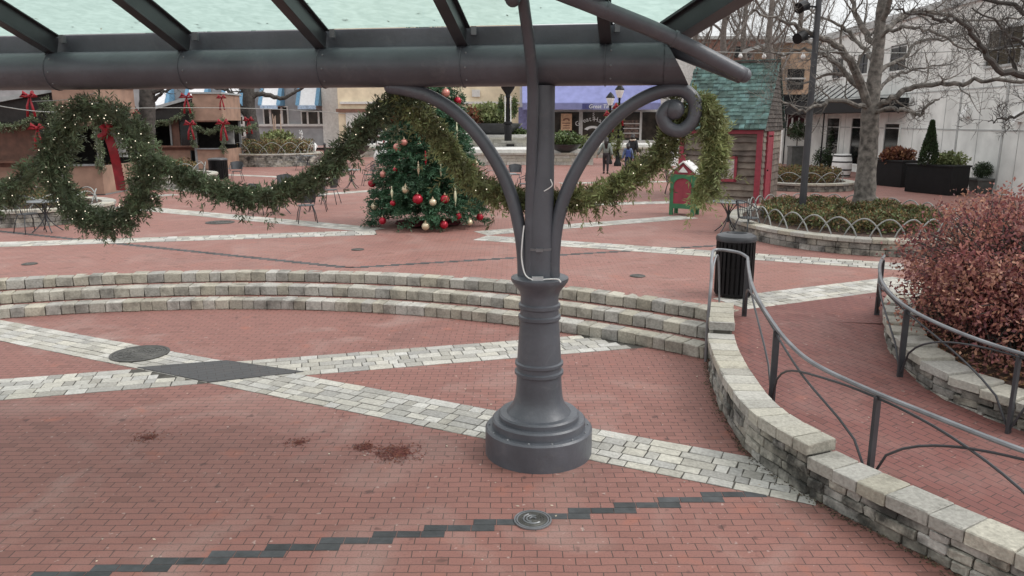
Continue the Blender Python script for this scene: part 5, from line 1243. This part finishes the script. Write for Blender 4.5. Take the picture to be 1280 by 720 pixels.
# purple awning shop
SY = 64.0
sp = thing('shop_building', 'shop with a long violet blue awning, dark display windows and pale sill', 'shop', tuple(G(750, 186, ZU)))
P_(sp, 'wall', LIM, 650, 60, 880, 190, SY, 6); P_(sp, 'side_pier', mat('violet_panel', (.18, .18, .34), .7), 648, 134, 659, 188, SY-.3, .3)
VIO = mat('violet_awning', (.215, .23, .44), .85, var=.08, vs=2); VIOD = mat('violet_valance', (.18, .185, .34), .85, var=.1, vs=2)
a = at(653, 129, SY-2); b_ = at(826, 129, SY-2); t_ = at(653, 108, SY).z+.5
m = MB(); m.hexa([a, b_, Vector((b_.x, SY-.03, b_.z)), Vector((a.x, SY-.03, a.z)), a+Vector((0, .02, .06)), b_+Vector((0, .02, .06)), Vector((b_.x, SY-.03, t_)), Vector((a.x, SY-.03, t_))]); aw = m.build('awning', VIO, sp)
v0 = at(653, 137, SY-2); m = MB(); m.box(((a.x+b_.x)/2, SY-2.02, (a.z+v0.z)/2), (b_.x-a.x, .04, a.z-v0.z)); va = m.build('valance', VIOD, aw)
m = MB(); c1, c2 = at(728, 129.5, SY-2.1), at(741, 136.5, SY-2.1); m.box(((c1.x+c2.x)/2, SY-2.05, (c1.z+c2.z)/2), (c2.x-c1.x, .02, c1.z-c2.z)); m.build('emblem_patch', mat('navy_patch', (.05, .05, .16), .8), va)
RX = Matrix.Rotation(R(90), 4, 'X')
def sign_text(txt, px, py, Y, size, parent, name='lettering', m=WHITE, shear=.2): p = at(px, py, Y); return text_mesh(txt, size, name, m, Matrix.Translation(p) @ RX, parent, shear=shear)
sign_text('Great Time', 751.5, 135.3, SY-2.09, .42, va)
for x0, x1 in ((688, 724), (728, 800), (802, 845), (660, 672)):
    w = P_(sp, 'window', LIM, x0-1.5, 139, x1+1.5, 176, SY-.1, .09); P_(w, 'pane', PANEB, x0, 140, x1, 175, SY-.14, .03)
    if x0 == 802: P_(w, 'mullion', LIM, 799, 139, 802, 176, SY-.2, .06)
P_(sp, 'sill', LIM, 684, 176, 850, 187, SY-.5, .45)
w = P_(sp, 'shelf', mat('shelf_goods', (.14, .09, .07), .7, var=.6, vs=6), 780, 150, 799, 172, SY-.19, .03)
for i in range(3): P_(w, 'board', LIM, 779, 154+6*i, 800, 155+6*i, SY-.24, .04)
po = P_(sp, 'poster', mat('orange_cream_poster', (.62, .40, .25), .7), 701, 142, 715, 163, SY-.2, .03)
p = at(708, 151, SY-.22); m = MB()
for i in range(14):
    a0, a1 = math.pi*i/14, math.pi*(i+1)/14
    m.quad(*[(p.x+r*math.cos(a_), SY-.215, p.z+r*.75*math.sin(a_)) for r, a_ in ((.30, a0), (.30, a1), (.14, a1), (.14, a0))])
m.build('arch_emblem', mat('brown_ink', (.22, .10, .06), .8), po)
for i, wd in enumerate((.66, .5, .6)):
    m = MB(); q = at(708, 154+3*i, SY-.22); m.box((q.x, SY-.215, q.z), (wd, .01, .07)); m.build('text_line', MATS['brown_ink'], po)
# white script emblem on the window
em = thing if False else None
q = at(741, 156, SY-.2)
m = MB()
for i in range(12):
    a0, a1 = R(25+130*i/12), R(25+130*(i+1)/12)
    m.quad(*[(q.x+r*math.cos(a_), SY-.16, q.z-.55+r*.62*math.sin(a_)) for r, a_ in ((.75, a0), (.75, a1), (.45, a1), (.45, a0))])
for i in range(9): m.quad((q.x-.05+.07*(i % 2), SY-.161, q.z+.35+.08*i), (q.x+.06-.02*(i % 2), SY-.161, q.z+.40+.08*i), (q.x+.16-.22*(i % 2), SY-.161, q.z+.52+.08*i), (q.x+.02, SY-.161, q.z+.46+.08*i))
w0 = [o for o in sp.children if o.name.startswith('window')][1]
em = m.build('white_emblem', WHITE, w0)
for ch, dx, dz, an in (('G', -1.15, -.05, 32), ('r', -.85, .10, 26), ('e', -.63, .19, 20), ('a', -.42, .26, 14), ('t', -.2, .3, 8), ('H', .22, .26, -8), ('a', .55, .18, -16), ('r', .8, .09, -22)):
    text_mesh(ch, .52, 'lettering', WHITE, Matrix.Translation((q.x+dx, SY-.17, q.z+dz)) @ Matrix.Rotation(R(-an), 4, 'Y') @ RX, em)
# stone terraces
def terrace(label, px0, py0, px1, py1, Y, th, hgt=None):
    a = at(px0, py1, Y); c = at(px1, py0, Y); o = thing('stone_terrace', label, 'wall', ((a.x+c.x)/2, Y, ZU)); cv = Curve([(a.x, Y, 0), ((a.x+c.x)/2, Y-.05, 0), (c.x, Y, 0)], n=20)
    b = MB(); z = ZU-.02; k = max(2, int((c.z-.12-z)/.2)); hh = (c.z-.12-z)/k
    for i in range(k): course(b, cv, 0, -.35, z+i*hh+.004, z+(i+1)*hh-.004, .3, .75, .012, 0, cv.L, rnd.random(), jo=.015)
    b.build('wall_blocks', COPE, o); b = MB(); course(b, cv, .06, -.5, c.z-.12, c.z, .6, .9, .01); b.build('cap_stones', COPE, o)
    b = MB(); b.box(((a.x+c.x)/2, Y+th/2+.2, (ZU+c.z-.06)/2+ZU/2-.0), (c.x-a.x, th, c.z-.06-ZU)); b.build('fill', JOINT if False else LIM, o)
    return c.z
z1 = terrace('lower stone terrace wall behind the column at the back of the plaza', 555, 191, 742, 206, 46, 5)
z2 = terrace('upper stone terrace wall behind the column with a dark vent', 570, 172, 720, 186, 51.5, 6)
terrace('low stone steps wall at the foot of the violet awning shop', 735, 184, 860, 192, 55, 4)
terrace('low grey stone wall right of the entrance and left of the tree', 442, 184, 500, 193, 56, 3)
P_(thing('wall_vent', 'small dark square vent in the upper stone terrace', 'vent', tuple(at(637, 187, 51.3))), 'opening', DARKIN, 633, 180, 643, 187, 51.3, .12)
def bowl(px, py, Y, r, h, label):
    c = at(px, py, Y); o = thing('planter_bowl', label, 'planter', tuple(c)); b = MB(); b.lathe([(r*.35, 0), (r*.7, h*.35), (r, h*.9), (r*1.04, h), (r*.95, h)], tuple(c), 24); b.build('bowl', METALD, o, smooth=True); return c
c = bowl(617, 172, 53, 1.9, .95, 'very wide dark planter bowl of grasses on the upper terrace left of the column'); cloud_thing('ornamental_grass', 'tall pale green and russet grasses in the very wide bowl', 'plant', (c.x-.3, c.y, c.z+1.5), (1.7, 1.1, .75), 2800, .24, SHRUBP, .9); cloud_thing('shrub', 'reddish shrub at the left of the very wide bowl', 'shrub', (c.x-1.3, c.y-.6, c.z+1.3), (.7, .5, .7), 700, .2, GRASSR, .9)
cloud_thing('shrub', 'low dark green shrub between the wide bowl and the column', 'shrub', tuple(at(648, 169, 53)), (.9, .6, .5), 1100, .2, SHRUB, .2)
c = bowl(706, 191, 46.5, .95, .5, 'dark planter bowl on the lower terrace right of the column'); cloud_thing('shrub', 'bright green shrub filling the bowl right of the column', 'shrub', (c.x, c.y, c.z+.75), (1.15, .9, .5), 2200, .18, SHRUB, .3)
cloud_thing('shrub', 'russet and green shrub behind the bowl near the poster', 'shrub', tuple(at(726, 180, 48)), (.8, .6, .55), 1100, .16, SHRUBP, .5)
c = bowl(348, 192, 52, .95, .55, 'dark bowl planter in front of the grey building'); cloud_thing('shrub', 'leafy plant with pale spikes in the bowl by the grey building', 'plant', (c.x, c.y, c.z+.95), (1.15, .9, .55), 1800, .22, SHRUBP, .5)
m = MB()
for i in range(7): p = Vector((c.x+rnd.uniform(-.4, .4), c.y+rnd.uniform(-.2, .2), c.z+.9)); m.tube([p, p+Vector((rnd.uniform(-.1, .1), 0, rnd.uniform(1.2, 1.7)))], [.05, .02], 5)
tag(m.build('plume_grass', mat('plume', (.45, .33, .26), .9)), 'pale plumes rising from the bowl planter by the grey building', 'plant')
c = bowl(448, 193, 54, .8, .6, 'grey bowl planter left of the Christmas tree'); cloud_thing('shrub', 'low shrub in the grey bowl left of the Christmas tree', 'shrub', (c.x, c.y, c.z+.7), (.7, .6, .3), 700, .18, SHRUB, .2)
# bollards
for px, py, lab in ((378, 206, 'dark bollard left of the white wire deer'), (407, 206, 'dark bollard right of the white wire deer'), (466, 196, 'dark bollard just left of the Christmas tree'), (322, 186, 'dark bollard half hidden behind the far planter')):
    c = G(px, py, ZU); o = MB(); o.lathe([(.10, 0), (.10, .05), (.075, .08), (.07, 1.15), (.085, 1.17), (.085, 1.22), (.05, 1.28), (.01, 1.3)], tuple(c), 12); tag(o.build('bollard', METALD, smooth=True), lab, 'bollard', 'dark bollards')
# wire deer and wire snowman
def deer(px, py, s, label):
    c = G(px, py, ZU); o = MB(); T = lambda x, z, y=0: (c.x+x*s, c.y+y*s, ZU+z*s)
    o.tube([T(-.42, .92), T(-.2, .98), T(.1, .95), T(.4, 1.0), T(.5, .92)], [.10*s, .17*s, .16*s, .17*s, .08*s], 10); o.tube([T(-.40, .98), T(-.52, 1.25), T(-.58, 1.5)], [.11*s, .075*s, .06*s], 8); o.tube([T(-.55, 1.5), T(-.66, 1.52), T(-.82, 1.42)], [.06*s, .075*s, .035*s], 8)
    for x, y in ((-.32, -.1), (-.30, .1)): o.tube([T(x, .9, y), T(x-.02, .48, y), T(x+.02, .44, y), T(x, 0, y)], [.06*s, .035*s, .035*s, .025*s], 6)
    for x, y in ((.42, -.1), (.40, .1)): o.tube([T(x, .95, y), T(x-.08, .6, y), T(x+.1, .42, y), T(x+.02, 0, y)], [.09*s, .055*s, .035*s, .025*s], 6)
    for y in (-.06, .06): o.tube([T(-.56, 1.55, y), T(-.5, 1.8, y*3), T(-.58, 2.05, y*4)], .016*s, 5); o.tube([T(-.51, 1.75, y*2.6), T(-.66, 1.9, y*3)], .013*s, 5); o.tube([T(-.54, 1.55, y), T(-.46, 1.6, y*3)], [.03*s, .01*s], 5)
    o.tube([T(.5, .95), T(.58, .85)], [.04*s, .015*s], 6)
    tag(o.build('wire_deer', WHITE, smooth='all'), label, 'deer sculpture')
deer(388, 200, .95, 'white standing deer sculpture beside the far bistro table')
c = G(478, 205, ZU); o = thing('snowman_sculpture', 'white snowman sculpture at the left edge of the Christmas tree', 'sculpture', tuple(c)); b = MB(); b.lathe([(.3, 0), (.5, .25), (.52, .5), (.36, .85), (.30, .95), (.37, 1.15), (.36, 1.3), (.22, 1.52), (.20, 1.6), (.24, 1.75), (.2, 1.95), (.01, 2.0)], tuple(c), 18); b.build('body', WHITE, o, smooth='all')
b = MB(); b.lathe([(.3, 1.9), (.3, 1.94), (.19, 1.94), (.18, 2.25), (.01, 2.25)], tuple(c), 14); b.build('hat', BLACK, o)
b = MB(); b.tube([(c.x-.22, c.y-.2, ZU+1.6), (c.x+.22, c.y-.2, ZU+1.6), (c.x+.16, c.y-.36, ZU+1.2)], .05, 6); b.build('scarf', RED, o)
# A frame sign
c = G(835, 208, ZU); o = thing('sandwich_board', 'white sandwich board sign standing left of the letter box', 'sign', tuple(c)); b = MB(); b.hexa([Vector((c.x+sx*.5, c.y+y, ZU+z)) for z, y0 in ((.05, -.3), (1.25, -.04)) for (sx, y) in ((-1, y0), (1, y0), (1, y0+.05), (-1, y0+.05))]); b.hexa([Vector((c.x+sx*.5, c.y+y, ZU+z)) for z, y0 in ((.05, .3), (1.25, .05)) for (sx, y) in ((-1, y0), (1, y0), (1, y0+.05), (-1, y0+.05))]); b.build('board', WHITE, o)
b = MB(); b.hexa([Vector((c.x+x, c.y+y, ZU+z)) for z, y0 in ((.35, -.25), (.85, -.142)) for (x, y) in ((-.46, y0), (-.05, y0), (-.05, y0+.01), (-.46, y0+.01))]); b.build('picture', mat('teal_print', (.03, .09, .12), .6, var=.6, vs=9, col2=(.5, .55, .55)), o)
# lamp posts with bows
def lamp(px, py, top, Y, label, bowlab, gl=True):
    c = at(px, py, Y); c.z = ZU; h = at(px, top, Y).z-ZU; o = thing('street_lamp', label, 'street lamp', tuple(c)); b = MB(); b.lathe([(.22, 0), (.22, .15), (.14, .3), (.11, .6), (.075, .8), (.06, h-.6), (.09, h-.55), (.05, h-.5), (.12, h-.45)], tuple(c), 12); b.build('post', BLACK, o, smooth=True)
    b = MB(); b.lathe([(.12, h-.45), (.24, h-.1), (.24, h-.02), (.12, h+.18), (.02, h+.25)], tuple(c), 10); b.build('lantern', WHITE, o); b = MB(); b.lathe([(.27, h-.02), (.27, h+.02), (.14, h+.2), (.02, h+.32)], tuple(c), 10); b.build('cap', BLACK, o)
    if bowlab: bow((c.x, c.y-.2, ZU+h-1.0), 1.2, bowlab)
    if gl: garland('post_garland', 'leafy garland winding round the '+('shorter' if px < 770 else 'taller')+' street lamp before the violet awning', [(c.x+.14*math.cos(i*1.4), c.y+.14*math.sin(i*1.4), ZU+.3+(h-1.2)*i/11) for i in range(12)], .17, 240, SHRUBP, 0, 0, .02, 12, .14, .02, group='garlands on the lamp posts')
lamp(761, 200, 122, 47, 'black street lamp with a dull red bow before the violet awning', 'dull red bow on the shorter of two lamps before the awning'); lamp(772, 204, 112, 45, 'taller black street lamp with a bright red bow before the awning', 'bright red bow on the taller of two lamps before the awning')
c = at(635, 176, 50); o = thing('ornamental_lamp', 'black ornamental lamp post with flared head and wreaths left of the column', 'street lamp', tuple(c)); b = MB(); hz = at(635, 108, 50).z-c.z
b.lathe([(.24, 0), (.24, .9), (.2, 1.0), (.28, 1.05), (.28, 1.15), (.13, 1.25), (.11, hz-.7), (.16, hz-.65), (.14, hz-.5), (.42, hz-.1), (.44, hz+.1), (.2, hz+.3)], tuple(c), 14); b.build('post', BLACK, o, smooth=True)
for sx in (-1, 1): b = MB(); b.tube([c+Vector((sx*.18, -.1, 1.2)), c+Vector((sx*.18, -.1, hz-.6))], .035, 6); b.build('side_rod', WHITE, o)
for sx in (-1, 1): cloud_thing('hanging_greens', 'narrow bunch of greens on the %s of the ornamental lamp' % ('left' if sx < 0 else 'right'), 'greens', (c.x+sx*.42, c.y, c.z+2.15), (.2, .2, .75), 500, .14, SHRUB, .2)
# manholes and drain
def cover(c, r, label, name='manhole_cover'):
    o = thing(name, label, 'manhole cover', tuple(c)); b = MB(); b.lathe([(r, 0), (r, .012), (r*.9, .012), (r*.9, .004)], tuple(c), 40, capb=False, capt=False); b.build('rim', IRON, o)
    b = MB(); b.lathe([(r*.885, 0), (r*.885, .011), (.001, .012)], tuple(c), 40)
    for i in range(1, 5): b.lathe([(r*.18*i, .011), (r*.18*i+.006, .017), (r*.18*i+.016, .017), (r*.18*i+.022, .011)], tuple(c), 32, capb=False, capt=False)
    for i in range(12): a = math.pi*2*i/12; b.box((c[0]+r*.55*math.cos(a), c[1]+r*.55*math.sin(a), c[2]+.012), (r*.5, .014, .008), a)
    b.build('lid', IRON, o)
    if name == 'drain_cover':
        for rr_ in (1.12, 1.28): k = MB(); k.lathe([(r*rr_, .0), (r*rr_, .012), (r*rr_-.012, .012), (r*rr_-.012, .0)], tuple(c), 40, capb=False, capt=False); k.build('ring', METALL, o)
        for i in range(3): k = MB(); k.tube([(c[0]+r*(.2+.22*i)*math.cos(a*.35+i), c[1]+r*(.2+.22*i)*math.sin(a*.35+i), c[2]+.016) for a in range(11)], .007, 5); k.build('raised_arc', METALL, o)
c = G(175, 443, 0); cover((c.x, c.y, .009), .37, 'round iron manhole cover in the pale paver band on the lower plaza')
c = G(666, 651, 0); cover((c.x, c.y, .003), .115, 'small round iron drain cover set in the dark zigzag line', 'drain_cover')
for px, py, lab in ((275, 278, 'large manhole cover in the band under the garland'), (447, 312, 'small access cover left of the tree on the upper plaza'), (797, 345, 'small access cover on the upper plaza behind the steps'), (37, 330, 'small access cover at the left of the upper plaza')):
    c = G(px, py, ZU); cover((c.x, c.y, ZU-.003), .36 if py < 300 else .13, lab, 'access_cover')
# mulch spills and litter
SP = mat('mulch_flake', (.15, .045, .032), .95, tint=.4)
for px, py, rx, n, lab in ((497, 566, .21, 1100, 'b'), (457, 559, .12, 480, 'a'), (372, 553, .14, 180, 'c'), (183, 547, .18, 260, 'd')):
    c = G(px, py, 0); b = MB(); P = []
    for _ in range(n): a = rnd.random()*6.283; r = abs(rnd.gauss(0, .45)); P.append((c.x+rx*r*math.cos(a)*1.25+.1*rx*math.sin(r*9), c.y+rx*r*math.sin(a)*1.1, .004+rnd.random()*.006))
    D = npr.normal(size=(n, 3)); D[:, 2] *= .1; b.blades(P, D, npr.uniform(.012, .032, n), .007, npr.random(n), Nn=np.tile([0, 0, 1.0], (n, 1))+npr.normal(0, .2, (n, 3)))
    tag(b.build('mulch_spill', SP), None, None, kind='stuff')
b = MB(); P = []
for _ in range(60): P.append((rnd.uniform(-4, 5.5), rnd.uniform(4.2, 9.0), 0))
P = [(x, y, (rz(y) if x > WC.p[min(range(len(WC.p)), key=lambda i: abs(WC.p[i].y-y))].x+.45 else 0)+.008) for x, y, z in P if math.hypot(x-CC[0], y-CC[1]) < 10.2 or x > 2.9]
D = npr.normal(size=(len(P), 3)); D[:, 2] *= .05; b.blades(P, D, npr.uniform(.012, .04, len(P)), .009, npr.random(len(P)), Nn=np.tile([0, 0, 1.0], (len(P), 1)))
tag(b.build('litter', mat('pale_litter', (.5, .42, .33), .8, tint=.5)), None, None, kind='stuff')
# ================================================================== PEOPLE
SKIN = mat('skin', (.42, .25, .19), .6, var=.08); HAIR = mat('dark_hair', (.018, .013, .012), .5, var=.2)
def skin_mesh(name, verts, edges, radii, m, root, sub=1):
    me = bpy.data.meshes.new(name); me.from_pydata(verts, edges, []); ob = bpy.data.objects.new(name+'_t', me); COL.objects.link(ob)
    sk = ob.modifiers.new('s', 'SKIN'); sk.use_smooth_shade = True
    for i, r in enumerate(radii): d = me.skin_vertices[0].data[i]; d.radius = r if isinstance(r, tuple) else (r, r); d.use_root = (i == 0)
    su = ob.modifiers.new('u', 'SUBSURF'); su.levels = sub; su.render_levels = sub
    dg = bpy.context.evaluated_depsgraph_get(); nm = bpy.data.meshes.new_from_object(ob.evaluated_get(dg)); bpy.data.objects.remove(ob)
    nm.name = name; nm.materials.clear(); nm.materials.append(m); o = bpy.data.objects.new(name, nm); COL.objects.link(o)
    if root is not None: o.parent = root
    return o
def person(px, py, Hh, rzd, label, top, legs, hairlen, shoe, arms=((.16, .1), (.16, .1)), stride=.12):
    c = G(px, py, ZU); s = Hh/1.7
    V = []; E_ = []; Rr = []
    def v(x, y, z, r, p=None):
        V.append((x*s, y*s, z*s)); Rr.append(tuple(q*s for q in r) if isinstance(r, tuple) else r*s); i = len(V)-1
        if p is not None: E_.append((p, i))
        return i
    pel = v(0, 0, .92, (.14, .10)); ab = v(0, .01, 1.08, (.125, .09), pel); chs = v(0, 0, 1.26, (.15, .10), ab); nk0 = v(0, .01, 1.42, .055, chs); nk = v(0, 0, 1.49, .05, nk0); hd = v(0, -.015, 1.58, .085, nk); v(0, -.01, 1.67, .075, hd)
    jr = {}
    for sx in (-1, 1):
        st_ = stride*sx
        hp = v(sx*.085, 0, .86, .088, pel); kn = v(sx*.09, -st_*.55, .49, .058, hp); an = v(sx*.09, -st_*.4+(.06 if sx < 0 else 0), .09, .036, kn); v(sx*.10, -st_*.4-.14, .035, .03, an); jr['leg', sx] = (hp, kn, an)
        out, fw = arms[0 if sx < 0 else 1]
        sh = v(sx*.165, 0, 1.38, .058, chs); el = v(sx*(.185+out*.45), .02, 1.11, .043, sh); wr_ = v(sx*(.19+out), -fw, .87, .030, el); pm = v(sx*(.195+out*1.1), -fw-.02, .80, .030, wr_); jr['arm', sx] = (sh, el, wr_)
        for k, (dx, l) in enumerate(((-.018, .075), (-.006, .085), (.006, .08), (.018, .065))): a = v(sx*(.195+out*1.12)+dx*.5, -fw-.025+dx, .765, .009, pm); v(sx*(.195+out*1.12)+dx*.5-sx*.01, -fw-.035+dx, .80-l-.02, .007, a)
        t_ = v(sx*(.18+out*1.08), -fw-.055, .785, .010, pm); v(sx*(.175+out*1.08), -fw-.075, .755, .008, t_)
    nose = v(0, -.105, 1.575, .015, hd)
    body = skin_mesh('person', V, E_, Rr, SKIN, None, 1); body.location = c; body.rotation_euler[2] = R(rzd); tag(body, label, 'person')
    def sub(name, idx, grow, m, extra=None):
        mp = {}; vs = []; rs = []; es = []
        for i in idx:
            mp[i] = len(vs); vs.append(V[i]); r = Rr[i]; rs.append(tuple(q+grow*s for q in r) if isinstance(r, tuple) else r+grow*s)
        for a, b in E_:
            if a in mp and b in mp: es.append((mp[a], mp[b]))
        return skin_mesh(name, vs, es, rs, m, body, 1)
    sub('jacket', [pel, ab, chs, nk0]+[i for sx in (-1, 1) for i in jr['arm', sx]], .034, top)
    sub('trousers', [pel, ab]+[i for sx in (-1, 1) for i in jr['leg', sx]], .014, legs)
    b = MB(); b.ball((0, .012*s, 1.615*s), .112*s, 14, 10, 1.05)
    if hairlen: b.tube([(0, .05*s, 1.62*s), (0, .085*s, 1.5*s), (0, .12*s, (1.5-hairlen)*s)], [.10*s, .105*s, .05*s], 12)
    o = b.build('hair', HAIR, body, local=True, smooth='all')
    # keep the face free: hair shell sits behind the face plane
    for sx in (-1, 1):
        b = MB(); b.ball((sx*.034*s, -.093*s, 1.60*s), .011*s, 6, 4); b.build('eye', BLACK, body, local=True)
        i = jr['leg', sx][2]; p = V[i]; b = MB(); b.tube([(p[0], p[1]+.06*s, .045*s), (p[0], p[1]-.05*s, .05*s), (p[0]+sx*.01, p[1]-.17*s, .035*s)], [.048*s, .052*s, .036*s], 8); b.build('shoe', shoe, body, local=True, smooth='all')
    b = MB(); b.tube([(-.022*s, -.1*s, 1.535*s), (.022*s, -.1*s, 1.535*s)], .006*s, 5); b.build('mouth', mat('lips', (.3, .1, .1), .6), body, local=True)
    return body, c, s
JG = mat('grey_green_jacket', (.19, .22, .20), .85, var=.15, vs=8); DK = mat('dark_trousers', (.03, .025, .028), .85, var=.2); BK = mat('black_coat', (.016, .018, .022), .85, var=.2); DEN = mat('denim_jacket', (.12, .16, .26), .85, var=.25, vs=8); NAV = mat('navy_trousers', (.03, .04, .085), .85, var=.2)
person(757, 217, 1.74, 172, 'person with long dark hair and grey green jacket walking away', JG, DK, .30, BLACK, ((.10, .02), (.22, .05)), .15)
pb, c, s = person(790, 214, 1.86, 150, 'person in a black coat with cream scarf behind a person in denim', BK, BK, .02, BLACK, ((.06, .02), (.06, .12)), .06)
b = MB(); b.tube([(.115*s*math.cos(a_*.524), .02+.10*s*math.sin(a_*.524), (1.455+.012*math.sin(a_*2))*s) for a_ in range(13)], .042*s, 8); b.build('scarf', mat('cream_scarf', (.55, .47, .38), .9, var=.2, vs=15), pb, local=True, smooth='all')
pd, c, s = person(784, 219, 1.50, 178, 'person in a blue denim jacket with navy trousers and white shoes', DEN, NAV, .10, WHITE, ((.10, .02), (.10, .02)), .10)
b = MB(); b.hexa([(x*s, y*s, z*s) for z, w_, d_ in ((.98, .14, .15), (1.36, .12, .12)) for (x, y) in ((-w_, .09), (w_, .09), (w_, .09+d_), (-w_, .09+d_))]); bpk = b.build('backpack', mat('blue_backpack', (.025, .05, .20), .7, var=.2), None, local=True, bevel=.03, seg=2)
for sx in (-1, 1): b = MB(); b.tube([(sx*.09*s, .10*s, 1.34*s), (sx*.10*s, .0, 1.44*s), (sx*.10*s, -.12*s, 1.3*s), (sx*.11*s, -.06*s, 1.02*s), (sx*.10*s, .10*s, 1.0*s)], .017*s, 6); b.build('strap', BLACK, bpk, local=True)
bpk.location = pd.location; bpk.rotation_euler = pd.rotation_euler; tag(bpk, 'blue backpack worn by the person in denim', 'backpack')
# ================================================================== SKY, SUN, CAMERA
W = bpy.data.worlds.new('World'); S.world = W; W.use_nodes = True; nt = W.node_tree; N = nt.nodes; L = nt.links
sky = N.new('ShaderNodeTexSky'); sky.sky_type = 'NISHITA'; sky.sun_disc = False; sky.sun_elevation = R(48); sky.sun_rotation = R(100); sky.air_density = 1; sky.dust_density = 3; sky.ozone_density = 1
hs = N.new('ShaderNodeHueSaturation'); hs.inputs['Saturation'].default_value = .10; L.new(sky.outputs[0], hs.inputs['Color'])
# cloud deck: lifts the sky to an even pale grey
mx = N.new('ShaderNodeMix'); mx.data_type = 'RGBA'; mx.inputs[0].default_value = .62; mx.inputs[7].default_value = (7.0, 7.15, 7.2, 1)
L.new(hs.outputs[0], mx.inputs[6])
tcw = N.new('ShaderNodeTexCoord'); sep = N.new('ShaderNodeSeparateXYZ'); L.new(tcw.outputs['Generated'], sep.inputs[0])
zr = N.new('ShaderNodeMapRange'); zr.inputs[1].default_value = 0; zr.inputs[2].default_value = 1; zr.inputs[3].default_value = .72; zr.inputs[4].default_value = 1.35; L.new(sep.outputs['Z'], zr.inputs[0])
mz = N.new('ShaderNodeVectorMath'); mz.operation = 'SCALE'; L.new(mx.outputs[2], mz.inputs[0]); L.new(zr.outputs[0], mz.inputs['Scale'])   # overcast: brighter overhead than at the horizon
L.new(mz.outputs[0], N['Background'].inputs['Color']); N['Background'].inputs['Strength'].default_value = .13
sd = bpy.data.lights.new('sun', 'SUN'); sd.energy = .9; sd.angle = R(25); sd.color = (1, .97, .93); so_ = bpy.data.objects.new('sun', sd); COL.objects.link(so_)
sdir = Vector((math.sin(R(100))*math.cos(R(48)), math.cos(R(100))*math.cos(R(48)), math.sin(R(48)))); so_.rotation_euler = sdir.to_track_quat('Z', 'Y').to_euler()
cam = bpy.data.cameras.new('camera'); cam.lens = 27.0; cam.sensor_width = 36; cam.clip_end = 2000; cam.clip_start = .05
co = bpy.data.objects.new('camera', cam); COL.objects.link(co); co.location = (0, 0, H); co.rotation_euler = (R(90)-PIT, 0, 0); S.camera = co
S.view_settings.view_transform = 'Standard'; S.view_settings.look = 'None'; S.view_settings.exposure = .65; S.view_settings.gamma = 1; S.view_settings.use_curve_mapping = False
S.render.film_transparent = False
try:
    S.cycles.max_bounces = 6; S.cycles.transparent_max_bounces = 12; S.cycles.use_denoising = True
except Exception: pass
